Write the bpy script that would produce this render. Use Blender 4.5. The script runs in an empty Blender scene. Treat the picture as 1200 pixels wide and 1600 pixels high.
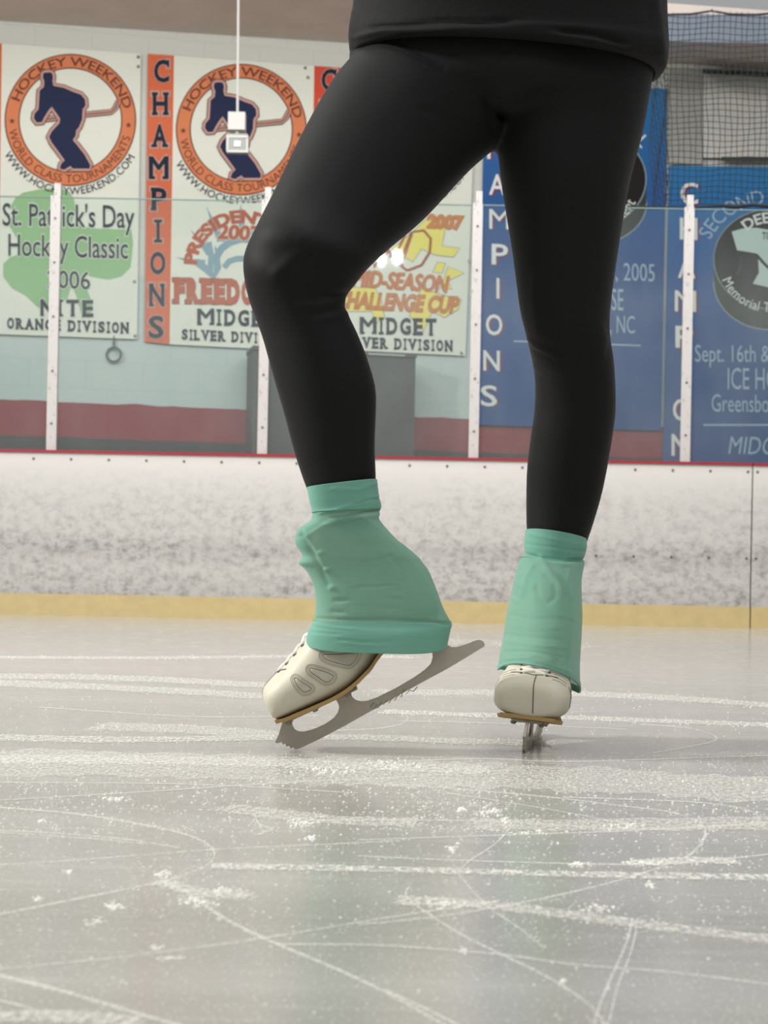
import bpy, bmesh, math, random
import numpy as np
from mathutils import Vector, Matrix
from mathutils.bvhtree import BVHTree
from mathutils.geometry import tessellate_polygon

random.seed(7)
SC = bpy.context.scene
COL = SC.collection

# ------------------------------------------------------------------ camera
F = 2600.0            # focal length in pixels of the 1200 x 1600 frame
HC = 0.222            # camera height above the ice
ROLL = 0.0185
HY = 912.0            # image row of the horizon at the centre column
cam_d = bpy.data.cameras.new('camera')
cam_d.sensor_fit = 'HORIZONTAL'
cam_d.sensor_width = 27.0
cam_d.lens = F * 27.0 / 1200.0
cam_d.shift_y = (HY - 800.0) / 1200.0
cam_d.clip_start = 0.02
cam_d.dof.use_dof = True
cam_d.dof.focus_distance = 2.27
cam_d.dof.aperture_fstop = 15.0
cam = bpy.data.objects.new('camera', cam_d)
COL.objects.link(cam)
cr, sr = math.cos(ROLL), math.sin(ROLL)
R3 = Matrix(((cr, -sr, 0), (0, 0, -1), (sr, cr, 0)))     # columns: right, up, back
cam.matrix_world = Matrix.Translation((0, 0, HC)) @ R3.to_4x4()
SC.camera = cam

# ------------------------------------------------------------------ world, light, exposure
SC.view_settings.view_transform = 'Standard'
SC.view_settings.look = 'None'
SC.view_settings.gamma = 1.0
SC.view_settings.exposure = 0.0
SC.view_settings.use_curve_mapping = False
SC.cycles.use_denoising = True
SC.cycles.max_bounces = 10
SC.cycles.transparent_max_bounces = 16
w = bpy.data.worlds.new('rink_air'); SC.world = w
w.use_nodes = True
w.node_tree.nodes['Background'].inputs[0].default_value = (0.98, 0.985, 1.0, 1)
w.node_tree.nodes['Background'].inputs[1].default_value = 0.36


def area(name, loc, target, sx, sy, power, color=(1, 1, 1)):
    l = bpy.data.lights.new(name, 'AREA')
    l.shape = 'RECTANGLE'; l.size = sx; l.size_y = sy; l.energy = power; l.color = color
    o = bpy.data.objects.new(name, l); COL.objects.link(o)
    o.location = loc
    d = Vector(target) - Vector(loc)
    o.rotation_euler = d.to_track_quat('-Z', 'Y').to_euler()
    return o


for lx in (-3.6, 0.4, 4.4):
    for ly in (-3.0, 2.2, 6.6):
        area('rink_ceiling_and_fill_light', (lx, ly, 7.0), (lx, ly, 0), 1.2, 3.0, 82, (1.0, 0.975, 0.952))
area('rink_side_light', (-6.5, 2.35, 4.2), (0, 2.3, 0.4), 1.0, 0.6, 640, (1.0, 0.975, 0.952))
area('rink_ceiling_and_fill_light', (0.3, 6.6, 4.3), (0.3, 12.6, 3.9), 6.0, 0.6, 170, (1.0, 0.975, 0.952))  # added fill light to brighten the upper back wall and walkway ceiling
# the two high-bay lamps whose glints stand in the glass
l1 = area('high_bay_lamp', (-0.15, -9.6, 5.92), (0.0, 4, 0), 0.13, 0.24, 9, (0.93, 1.0, 0.96))
l2 = area('high_bay_lamp', (0.13, -9.6, 5.97), (0.26, 4, 0), 0.16, 0.26, 11, (0.93, 1.0, 0.96))
for l_ in (l1, l2): l_.data.shape = 'ELLIPSE'


# ------------------------------------------------------------------ pixel rays to points of the place
def uv(px, py):
    dx, dy = px - 600.0, HY - py
    return dx * cr - dy * sr, dx * sr + dy * cr


def P(px, py, Y):
    u, v = uv(px, py)
    return Vector((u * Y / F, Y, HC + v * Y / F))


def ICE(px, py, z=0.0):
    u, v = uv(px, py)
    Y = F * (HC - z) / max(-v, 1e-3)
    return Vector((u * Y / F, Y, z))


WA, WB = 0.07734, -6.61e-6           # the back wall: 1/Y = WA + WB*u
WN = math.hypot(WA, WB * F)


def WALL(px, py, off=0.0):
    u, v = uv(px, py)
    Y = (1 - off * WN) / (WA + WB * u)
    return Vector((u * Y / F, Y, HC + v * Y / F))


def proj(p):
    u = p[0] * F / p[1]; v = (p[2] - HC) * F / p[1]
    dx = u * cr + v * sr; dy = -u * sr + v * cr
    return 600 + dx, HY - dy


# ------------------------------------------------------------------ materials
def lin(c):
    return tuple((x / 255 / 12.92) if x / 255 <= 0.04045 else ((x / 255 + 0.055) / 1.055) ** 2.4 for x in c)


MATS = {}


def mat(name, rgb, rough=0.6, metal=0.0, spec=0.5, bump=0.0, bscale=200.0, vary=0.0, vscale=8.0, sheen=0.0):
    m = bpy.data.materials.new(name); m.use_nodes = True
    nt = m.node_tree; b = nt.nodes['Principled BSDF']
    c = lin(rgb) + (1,)
    b.inputs['Base Color'].default_value = c
    b.inputs['Roughness'].default_value = rough
    b.inputs['Metallic'].default_value = metal
    b.inputs['Specular IOR Level'].default_value = spec
    if sheen:
        b.inputs['Sheen Weight'].default_value = sheen
        b.inputs['Sheen Roughness'].default_value = 0.4
    tc = nt.nodes.new('ShaderNodeTexCoord')
    if vary:
        n = nt.nodes.new('ShaderNodeTexNoise'); n.inputs['Scale'].default_value = vscale; n.inputs['Detail'].default_value = 6
        nt.links.new(tc.outputs['Object'], n.inputs['Vector'])
        mx = nt.nodes.new('ShaderNodeMix'); mx.data_type = 'RGBA'
        mx.inputs[6].default_value = tuple(x * (1 - vary) for x in c[:3]) + (1,)
        mx.inputs[7].default_value = tuple(min(1, x * (1 + vary)) for x in c[:3]) + (1,)
        nt.links.new(n.outputs['Fac'], mx.inputs[0]); nt.links.new(mx.outputs[2], b.inputs['Base Color'])
    if bump:
        n = nt.nodes.new('ShaderNodeTexNoise'); n.inputs['Scale'].default_value = bscale; n.inputs['Detail'].default_value = 4
        nt.links.new(tc.outputs['Object'], n.inputs['Vector'])
        bp = nt.nodes.new('ShaderNodeBump'); bp.inputs['Strength'].default_value = bump; bp.inputs['Distance'].default_value = 0.002
        nt.links.new(n.outputs['Fac'], bp.inputs['Height']); nt.links.new(bp.outputs['Normal'], b.inputs['Normal'])
    MATS[name] = m
    return m


class NT:
    """small node-graph helper"""
    def __init__(s, m):
        s.nt = m.node_tree; s.b = s.nt.nodes.get('Principled BSDF'); s.out = s.nt.nodes.get('Material Output')
    def n(s, t, **kw):
        x = s.nt.nodes.new(t)
        for k, v in kw.items():
            setattr(x, k, v)
        return x
    def l(s, a, b):
        s.nt.links.new(a, b)
    def coord(s, scale=(1, 1, 1), src='Object'):
        t = s.n('ShaderNodeTexCoord'); m = s.n('ShaderNodeMapping')
        m.inputs['Scale'].default_value = scale
        s.l(t.outputs[src], m.inputs['Vector']); return m.outputs['Vector']
    def noise(s, vec, scale, detail=4, rough=0.5):
        x = s.n('ShaderNodeTexNoise'); x.inputs['Scale'].default_value = scale
        x.inputs['Detail'].default_value = detail; x.inputs['Roughness'].default_value = rough
        s.l(vec, x.inputs['Vector']); return x.outputs['Fac']
    def ramp(s, fac, stops, interp='LINEAR'):
        r = s.n('ShaderNodeValToRGB'); r.color_ramp.interpolation = interp
        e = r.color_ramp.elements
        while len(e) < len(stops): e.new(0.5)
        for i, (p, c) in enumerate(stops):
            e[i].position = p
            e[i].color = (c, c, c, 1) if isinstance(c, (int, float)) else tuple(c) + (1,)
        s.l(fac, r.inputs['Fac']); return r.outputs['Color']
    def mix(s, fac, a, b):
        x = s.n('ShaderNodeMix'); x.data_type = 'RGBA'
        for sock, val in ((x.inputs[0], fac), (x.inputs[6], a), (x.inputs[7], b)):
            if isinstance(val, (int, float)): sock.default_value = val
            elif isinstance(val, tuple): sock.default_value = tuple(val) + (1,)
            else: s.l(val, sock)
        return x.outputs[2]
    def math(s, op, a, b=0.0, clamp=False):
        x = s.n('ShaderNodeMath'); x.operation = op; x.use_clamp = clamp
        for sock, val in ((x.inputs[0], a), (x.inputs[1], b)):
            if isinstance(val, (int, float)): sock.default_value = val
            else: s.l(val, sock)
        return x.outputs[0]
    def sep(s, vec):
        x = s.n('ShaderNodeSeparateXYZ'); s.l(vec, x.inputs[0]); return x.outputs
    def bump(s, h, strength, dist):
        x = s.n('ShaderNodeBump'); x.inputs['Strength'].default_value = strength; x.inputs['Distance'].default_value = dist
        s.l(h, x.inputs['Height']); s.l(x.outputs['Normal'], s.b.inputs['Normal'])


# ice
m = mat('ice', (178, 177, 171), 0.24, spec=0.4); g = NT(m)
vec = g.coord((0.35, 3.2, 1)); big = g.noise(vec, 1.6, 5, 0.55)
vec2 = g.coord((3.0, 26.0, 1)); fine = g.noise(vec2, 2.2, 6, 0.6)
c0 = g.ramp(big, [(0.33, lin((146, 145, 138))), (0.68, lin((164, 163, 157)))])
msk = g.ramp(fine, [(0.54, 0.0), (0.76, 0.6)])
gr = g.noise(g.coord((120, 46, 1)), 4.0, 2, 0.5)
msk2 = g.ramp(gr, [(0.60, 0.0), (0.70, 0.55)])
snowc = lin((215, 214, 208))
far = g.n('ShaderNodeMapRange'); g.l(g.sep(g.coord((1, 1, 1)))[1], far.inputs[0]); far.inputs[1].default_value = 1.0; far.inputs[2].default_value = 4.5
far = far.outputs[0]      # ramp that thins near streaks and paints in the far ice's grazing reflection
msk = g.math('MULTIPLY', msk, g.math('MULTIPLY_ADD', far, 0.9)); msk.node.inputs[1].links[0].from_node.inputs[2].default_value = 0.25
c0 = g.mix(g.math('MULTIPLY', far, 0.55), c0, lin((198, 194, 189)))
c1 = g.mix(msk, c0, snowc)
c2 = g.mix(msk2, c1, snowc)
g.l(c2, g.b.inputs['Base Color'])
rr = g.math('MULTIPLY_ADD', msk, 0.35)
rr.node.inputs[2].default_value = 0.15
g.l(rr, g.b.inputs['Roughness'])
g.bump(g.noise(g.coord((9, 30, 1)), 9, 5, 0.6), 0.11, 0.002)

# snow: loose lumps, and the broken lines of shaved ice
mat('snow', (224, 224, 216), 0.75, spec=0.3)


def snow_line(name, thr, sc, rgb=(222, 222, 214), amax=0.85):
    m = mat(name, rgb, 0.8, spec=0.2); g = NT(m)
    a = g.ramp(g.noise(g.coord(sc), 1.0, 4, 0.65), [(thr - 0.12, 0.0), (thr + 0.16, amax)])
    g.l(a, g.b.inputs['Alpha'])
    return m


snow_line('snow_scratch', 0.38, (260, 150, 1), amax=0.55)
snow_line('snow_ridge', 0.50, (210, 60, 1))
snow_line('snow_band', 0.49, (240, 90, 1), (222, 221, 213), 0.62)

# dasher boards: white plastic, scuffed more towards the ice
m = mat('board_plastic', (224, 222, 216), 0.42, spec=0.4); g = NT(m)
v3 = g.coord((1, 1, 1)); z = g.sep(v3)[2]
low = g.ramp(g.math('DIVIDE', z, 0.96), [(0.14, 0.95), (0.30, 0.62), (0.42, 1.0), (0.52, 0.55), (0.75, 0.38), (0.93, 0.0)])
n1 = g.noise(g.coord((5, 5, 6.5)), 3.0, 12, 0.80)
n2 = g.noise(g.coord((1.0, 1, 3)), 2.0, 4, 0.6)
s1 = g.ramp(n1, [(0.46, 0.0), (0.62, 1.0)])
s2 = g.ramp(n2, [(0.30, 0.35), (0.62, 1.0)])
fac = g.math('MULTIPLY', g.math('MULTIPLY', s1, low), s2)
fac = g.math('MULTIPLY', fac, 1.1, True)
film = g.math('MULTIPLY', low, 0.62)
c = g.mix(film, lin((206, 203, 198)), lin((158, 155, 151)))
c = g.mix(fac, c, lin((112, 110, 108)))
n3 = g.ramp(g.noise(g.coord((60, 60, 22)), 1.0, 3, 0.6), [(0.64, 0.0), (0.72, 0.45)])
c = g.mix(g.math('MULTIPLY', n3, low), c, lin((236, 235, 230)))
g.l(c, g.b.inputs['Base Color'])
mat('kick_yellow', (190, 171, 122), 0.5, vary=0.16, vscale=14)
mat('cap_red', (150, 40, 52), 0.4)
mat('seam_dark', (62, 58, 56), 0.8)
mat('screw_dark', (96, 92, 88), 0.5, 0.3)
m = mat('post_white', (218, 214, 210), 0.45, vary=0.1, vscale=30); g = NT(m)
sp = g.ramp(g.noise(g.coord((60, 60, 26)), 1.0, 4, 0.7), [(0.60, 0.0), (0.70, 0.75)])
g.l(g.mix(sp, lin((192, 188, 185)), lin((98, 95, 92))), g.b.inputs['Base Color'])

# glass with a film of scuffs
m = bpy.data.materials.new('rink_glass'); m.use_nodes = True; MATS['rink_glass'] = m
nt = m.node_tree; nt.nodes.remove(nt.nodes['Principled BSDF']); g = NT(m)
tr = g.n('ShaderNodeBsdfTransparent'); tr.inputs[0].default_value = (0.95, 0.985, 0.97, 1)
df = g.n('ShaderNodeBsdfDiffuse'); df.inputs[0].default_value = (0.62, 0.66, 0.65, 1)
gl = g.n('ShaderNodeBsdfGlossy'); gl.inputs['Roughness'].default_value = 0.025
v3 = g.coord((1, 1, 1)); z = g.sep(v3)[2]
hz = g.ramp(g.math('DIVIDE', z, 2.5), [(0.38, 0.055), (0.50, 0.028), (0.62, 0.014), (0.98, 0.012)])
hn = g.math('MULTIPLY', hz, g.ramp(g.noise(g.coord((1.4, 1, 0.7)), 2, 4, 0.6), [(0.3, 0.65), (0.7, 1.3)]))
m1 = g.n('ShaderNodeMixShader'); g.l(hn, m1.inputs[0]); g.l(tr.outputs[0], m1.inputs[1]); g.l(df.outputs[0], m1.inputs[2])
m2 = g.n('ShaderNodeMixShader'); m2.inputs[0].default_value = 0.026
g.l(m1.outputs[0], m2.inputs[1]); g.l(gl.outputs[0], m2.inputs[2]); g.l(m2.outputs[0], g.out.inputs['Surface'])
mat('glass_edge', (120, 140, 136), 0.3)

# back wall: painted block, pale blue over a red band over dark
m = mat('painted_block', (176, 186, 182), 0.7, bump=0.0); g = NT(m)
v3 = g.coord((1, 1, 1)); z = g.sep(v3)[2]
wob = g.math('MULTIPLY', g.noise(g.coord((3, 3, 3)), 1.5, 2), 0.03)
zz = g.math('ADD', z, wob)
up = g.mix(g.ramp(g.noise(g.coord((0.8, 0.8, 0.5)), 1.4, 5, 0.6), [(0.35, 0.0), (0.7, 1.0)]), lin((176, 190, 187)), lin((190, 199, 195)))
up = g.mix(g.math('GREATER_THAN', z, 2.50), up, lin((198, 200, 192)))
c = g.mix(g.math('GREATER_THAN', zz, 1.545), lin((136, 48, 56)), up)
c = g.mix(g.math('GREATER_THAN', zz, 1.285), lin((58, 58, 58)), c)
bk = g.n('ShaderNodeTexBrick'); bk.inputs['Scale'].default_value = 1.0
for k, val in (('Brick Width', 0.41), ('Row Height', 0.205), ('Mortar Size', 0.006)):
    bk.inputs[k].default_value = val
cb = g.n('ShaderNodeCombineXYZ'); xs = g.sep(v3); g.l(xs[0], cb.inputs[0]); g.l(xs[2], cb.inputs[1])
g.l(cb.outputs[0], bk.inputs['Vector'])
c = g.mix(g.math('MULTIPLY', bk.outputs['Fac'], 0.07), c, lin((90, 96, 94)))
g.l(c, g.b.inputs['Base Color'])
mat('ceiling_brown', (230, 216, 206), 0.8, vary=0.12, vscale=3)
mat('rubber_floor', (52, 52, 52), 0.9)
mat('beam_slate', (128, 138, 152), 0.7, vary=0.06, vscale=3)
mat('shutter_grey', (196, 195, 188), 0.6, vary=0.05)
mat('wall_grey', (160, 160, 154), 0.7)
mat('bar_dark', (50, 52, 50), 0.6)
mat('cabinet_dark', (66, 66, 64), 0.55, vary=0.08)
mat('cabinet_edge', (150, 156, 154), 0.5)
mat('white_plastic', (208, 208, 202), 0.5)
mat('grey_plastic', (160, 162, 158), 0.5)
mat('lens_white', (245, 245, 240), 0.2)
mat('rope_dark', (92, 96, 92), 0.8)
mat('net_black', (34, 36, 36), 0.8)
mat('cable_black', (24, 28, 30), 0.6)

# banners
mat('vinyl_white', (216, 218, 205), 0.5, spec=0.15, vary=0.04, vscale=2.5)
mat('vinyl_orange', (204, 102, 66), 0.5, spec=0.15, vary=0.05, vscale=4)
mat('vinyl_red', (200, 74, 52), 0.5, spec=0.15, vary=0.05, vscale=4)
m = mat('vinyl_blue', (50, 110, 165), 0.5, spec=0.15); g = NT(m)
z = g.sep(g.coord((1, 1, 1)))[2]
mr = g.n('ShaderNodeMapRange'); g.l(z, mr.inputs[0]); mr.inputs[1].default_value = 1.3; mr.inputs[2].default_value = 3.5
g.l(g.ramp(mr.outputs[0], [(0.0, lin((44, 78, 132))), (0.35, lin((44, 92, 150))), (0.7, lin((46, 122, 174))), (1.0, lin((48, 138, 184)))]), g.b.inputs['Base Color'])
mat('ink_navy', (34, 42, 70), 0.6, spec=0.12)
mat('ink_dark', (30, 42, 55), 0.6, spec=0.12)
mat('ink_brown', (104, 62, 50), 0.6, spec=0.12)
mat('ink_pink', (190, 150, 138), 0.6, spec=0.12)
mat('ink_ring', (206, 124, 84), 0.6, spec=0.12)
mat('ink_orange', (178, 88, 58), 0.6, spec=0.12)
mat('ink_gold', (196, 128, 70), 0.6, spec=0.12)
mat('ink_yellow', (226, 214, 110), 0.6, spec=0.12)
mat('ink_green', (140, 180, 130), 0.6, spec=0.12)
mat('ink_teal', (132, 160, 172), 0.6, spec=0.12)
mat('ink_white', (216, 220, 216), 0.6, spec=0.12)
mat('ink_pale', (150, 176, 196), 0.6, spec=0.12)
mat('ink_plum', (120, 60, 92), 0.6, spec=0.12)
mat('ink_black', (34, 33, 32), 0.6, spec=0.12)
mat('ink_rim', (58, 62, 60), 0.6, spec=0.12)
mat('ink_line', (132, 150, 152), 0.6, spec=0.12)
mat('ink_shirt', (186, 206, 200), 0.6, spec=0.12)
mat('grommet_metal', (110, 108, 104), 0.4, 0.7)

# clothing and skates
m = mat('legging_black', (23, 23, 23), 0.62, spec=0.14, sheen=0.05); g = NT(m)
g.bump(g.noise(g.coord((900, 900, 900)), 1.0, 2), 0.15, 0.0006)
m = mat('jacket_black', (22, 22, 22), 0.75, spec=0.15, sheen=0.04); g = NT(m)
g.bump(g.noise(g.coord((60, 60, 60)), 1.0, 4), 0.25, 0.003)
def cover_mat(name, rgb, alpha):
    m = mat(name, rgb, 0.75, spec=0.15, sheen=0.25); g = NT(m)
    tl = g.n('ShaderNodeBsdfTranslucent'); tl.inputs[0].default_value = lin(rgb) + (1,)
    ms = g.n('ShaderNodeMixShader'); ms.inputs[0].default_value = 0.16
    g.l(g.b.outputs[0], ms.inputs[1]); g.l(tl.outputs[0], ms.inputs[2])
    tp = g.n('ShaderNodeBsdfTransparent'); m2 = g.n('ShaderNodeMixShader'); m2.inputs[0].default_value = alpha
    g.l(ms.outputs[0], m2.inputs[1]); g.l(tp.outputs[0], m2.inputs[2]); g.l(m2.outputs[0], g.out.inputs['Surface'])
    wv = g.noise(g.coord((40, 40, 160)), 1.0, 3, 0.6)
    g.bump(wv, 0.22, 0.002)
cover_mat('mint_knit', (128, 181, 159), 0.24)
cover_mat('mint_hem', (120, 175, 156), 0.0)
mat('boot_leather', (200, 195, 175), 0.5, spec=0.35, vary=0.05, vscale=18, bump=0.06, bscale=220)
mat('boot_patch', (186, 182, 163), 0.6, bump=0.5, bscale=700)
mat('stitch', (128, 122, 106), 0.7)
mat('seam_line', (96, 90, 78), 0.8)
mat('lace_white', (222, 220, 206), 0.8, bump=0.5, bscale=900)
mat('eyelet_dark', (110, 100, 86), 0.4, 0.5)
mat('sole_gold', (166, 136, 82), 0.5)
mat('blade_steel', (178, 170, 156), 0.5, 0.3, vary=0.1, vscale=60)
mat('engraved', (120, 116, 110), 0.5, 0.7)
mat('plate_steel', (140, 132, 118), 0.4, 0.9)


# ------------------------------------------------------------------ mesh helpers
class MB:
    def __init__(s):
        s.v, s.f, s.m, s.names = [], [], [], []
    def mi(s, name):
        if name not in s.names: s.names.append(name)
        return s.names.index(name)
    def add(s, verts, faces, material):
        k = len(s.v); s.v.extend(Vector(p) for p in verts); i = s.mi(material)
        for f in faces:
            s.f.append(tuple(k + j for j in f)); s.m.append(i)
    def box(s, lo, hi, material, M=None):
        x0, y0, z0 = lo; x1, y1, z1 = hi
        vs = [Vector(p) for p in ((x0, y0, z0), (x1, y0, z0), (x1, y1, z0), (x0, y1, z0), (x0, y0, z1), (x1, y0, z1), (x1, y1, z1), (x0, y1, z1))]
        if M is not None: vs = [M @ p for p in vs]
        s.add(vs, [(3, 2, 1, 0), (4, 5, 6, 7), (0, 1, 5, 4), (1, 2, 6, 5), (2, 3, 7, 6), (3, 0, 4, 7)], material)
    def loft(s, rings, material, cap0=True, cap1=True):
        n = len(rings[0]); vs = [p for r in rings for p in r]; fs = []
        for i in range(len(rings) - 1):
            for j in range(n):
                fs.append((i * n + j, i * n + (j + 1) % n, (i + 1) * n + (j + 1) % n, (i + 1) * n + j))
        if cap0: fs.append(tuple(range(n - 1, -1, -1)))
        if cap1: fs.append(tuple((len(rings) - 1) * n + j for j in range(n)))
        s.add(vs, fs, material)
    def tube(s, pts, r, material, n=8, cap=True):
        pts = [Vector(p) for p in pts]; rings = []; ref = None
        for i, p in enumerate(pts):
            t = (pts[min(i + 1, len(pts) - 1)] - pts[max(i - 1, 0)]).normalized()
            if ref is None:
                ref = Vector((0, 0, 1)) if abs(t.z) < 0.9 else Vector((1, 0, 0))
            a = (ref - t * ref.dot(t)).normalized(); ref = a; b = t.cross(a)
            rr = r[i] if isinstance(r, (list, tuple)) else r
            rings.append([p + rr * (math.cos(2 * math.pi * k / n) * a + math.sin(2 * math.pi * k / n) * b) for k in range(n)])
        s.loft(rings, material, cap, cap)
    def prism(s, pts, dvec, material):
        """planar outline pts extruded by dvec"""
        pts = [Vector(p) for p in pts]; n = len(pts); d = Vector(dvec)
        tri = tessellate_polygon([pts])
        vs = pts + [p + d for p in pts]
        fs = [tuple(t) for t in tri] + [tuple(n + i for i in reversed(t)) for t in tri]
        fs += [(i, (i + 1) % n, n + (i + 1) % n, n + i) for i in range(n)]
        s.add(vs, fs, material)
    def build(s, name, parent=None, origin=None, smooth=False, recalc=True):
        if origin is None:
            if parent is not None: origin = parent.location.copy() if parent.parent is None else Vector(parent['_o'])
            else:
                a = np.array([tuple(p) for p in s.v]); lo, hi = a.min(0), a.max(0)
                origin = Vector(((lo[0] + hi[0]) / 2, (lo[1] + hi[1]) / 2, lo[2]))
        origin = Vector(origin)
        me = bpy.data.meshes.new(name)
        me.from_pydata([tuple(p - origin) for p in s.v], [], s.f)
        for k in s.names: me.materials.append(MATS[k])
        me.polygons.foreach_set('material_index', s.m)
        if recalc:
            bm = bmesh.new(); bm.from_mesh(me)
            bmesh.ops.recalc_face_normals(bm, faces=bm.faces); bm.to_mesh(me); bm.free()
        if smooth: me.polygons.foreach_set('use_smooth', [True] * len(me.polygons))
        me.update()
        o = bpy.data.objects.new(name, me); COL.objects.link(o)
        o['_o'] = tuple(origin)
        if parent is not None:
            o.parent = parent
            po = Vector(parent['_o']) if '_o' in parent else parent.location
            o.location = origin - po
        else:
            o.location = origin
        return o


def tag(o, label=None, cat=None, group=None, kind=None):
    if label: o['label'] = label
    if cat: o['category'] = cat
    if group: o['group'] = group
    if kind: o['kind'] = kind
    return o


def empty(name, loc, label, cat, group=None):
    o = bpy.data.objects.new(name, None); COL.objects.link(o); o.location = loc
    o['_o'] = tuple(loc); o.empty_display_size = 0.1
    return tag(o, label, cat, group)


def catmull(rows, per):
    """rows: 2-D array of parameters, resampled smoothly, per steps between rows"""
    a = np.array(rows, float); n = len(a); out = []
    for i in range(n - 1):
        p0, p1, p2, p3 = a[max(i - 1, 0)], a[i], a[i + 1], a[min(i + 2, n - 1)]
        for k in range(per):
            t = k / per
            out.append(0.5 * (2 * p1 + (p2 - p0) * t + (2 * p0 - 5 * p1 + 4 * p2 - p3) * t * t + (3 * p1 - p0 - 3 * p2 + p3) * t ** 3))
    out.append(a[-1]); return np.array(out)


def sgnp(x, e):
    return math.copysign(abs(x) ** e, x)


def ring(Lx, Ly, Rx, Ry, Y, b, sag=0.0, n=64, e=1.0):
    """a closed section: its two silhouette ends on the picture's rays at depth Y, b its half depth, sag a drop of its front"""
    out = []
    for k in range(n):
        t = 2 * math.pi * k / n
        c, s = sgnp(math.cos(t), e), sgnp(math.sin(t), e)
        q = 0.5 + 0.5 * c
        front = max(0.0, math.sin(t))
        px = Lx + (Rx - Lx) * q; py = Ly + (Ry - Ly) * q + sag * front
        p = P(px, py, Y); p.y = Y - b * s
        out.append(p)
    return out


def rows_to_rings(rows, per, n=64, e=1.0):
    full = [(L[0], L[1], R[0], R[1], Y, b, (rest[0] if rest else 0.0)) for L, R, Y, b, *rest in rows]
    return [ring(*r, n=n, e=e) for r in catmull(full, per)]


def seg_dist(px, py, poly):
    """distance of points (arrays) to a polyline"""
    d = np.full(px.shape, 1e9)
    for (x0, y0), (x1, y1) in zip(poly[:-1], poly[1:]):
        vx, vy = x1 - x0, y1 - y0
        t = np.clip(((px - x0) * vx + (py - y0) * vy) / (vx * vx + vy * vy + 1e-9), 0, 1)
        d = np.minimum(d, np.hypot(px - x0 - t * vx, py - y0 - t * vy))
    return d


def displace_front(me, origin, feats):
    """folds and lumps on the near side of a mesh: feats are (polyline, width, height in metres), in picture rows for where they lie"""
    n = len(me.vertices)
    co = np.empty(n * 3); me.vertices.foreach_get('co', co); co = co.reshape(-1, 3)
    nor = np.empty(n * 3); me.vertex_normals.foreach_get('vector', nor); nor = nor.reshape(-1, 3)
    w3 = co + np.array(tuple(origin))
    u = w3[:, 0] * F / w3[:, 1]; v = (w3[:, 2] - HC) * F / w3[:, 1]
    px = 600 + u * cr + v * sr; py = HY - (-u * sr + v * cr)
    facing = np.clip(-nor[:, 1] * 2.0 + 0.35, 0, 1)
    d = np.zeros(n)
    for poly, wd, amp in feats:
        if len(poly) == 1:
            dist = np.hypot(px - poly[0][0], py - poly[0][1])
        else:
            dist = seg_dist(px, py, poly)
        d += amp * np.exp(-(dist / wd) ** 2)
    co += nor * (d * facing)[:, None]
    me.vertices.foreach_set('co', co.ravel()); me.update()


# ------------------------------------------------------------------ lettering
TXT = {}


def text_geo(s, bold=0.0):
    if 'M' in s: bold = 0.0      # the font's M closes up when thickened
    key = (s, bold)
    if key not in TXT:
        cu = bpy.data.curves.new('t', 'FONT'); cu.body = s; cu.offset = bold; cu.resolution_u = 3
        cu.dimensions = '2D'; cu.fill_mode = 'BOTH'
        ob = bpy.data.objects.new('t', cu)
        me = bpy.data.meshes.new_from_object(ob)
        V = [(v.co.x, v.co.y) for v in me.vertices]; Fc = [tuple(p.vertices) for p in me.polygons]
        bpy.data.objects.remove(ob); bpy.data.curves.remove(cu); bpy.data.meshes.remove(me)
        TXT[key] = (V, Fc)
    return TXT[key]


CAP = max(y for x, y in text_geo('H')[0])
SLAB = {'A': ('b0', 'b1'), 'C': ('v1',), 'D': ('t0', 'b0'), 'E': ('t0', 'b0'), 'F': ('t0', 'b0+'), 'G': (), 'H': ('b0', 'b1', 't0', 't1'), 'I': ('t5', 'b5'),
        'L': ('t0', 'b0'), 'M': ('b0', 'b1'), 'N': ('b0', 't0', 't1'), 'P': ('t0', 'b0+'), 'R': ('t0', 'b0', 'b1'), 'T': ('b5',), 'V': ('t0', 't1'), 'O': (), 'S': ()}
CW = {'I': 0.42, 'M': 1.3, 'N': 0.95, 'O': 0.85, 'V': 1.0, 'A': 1.0, 'L': 0.75, 'E': 0.78, 'F': 0.75, 'S': 0.8, ' ': 0.45}


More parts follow.
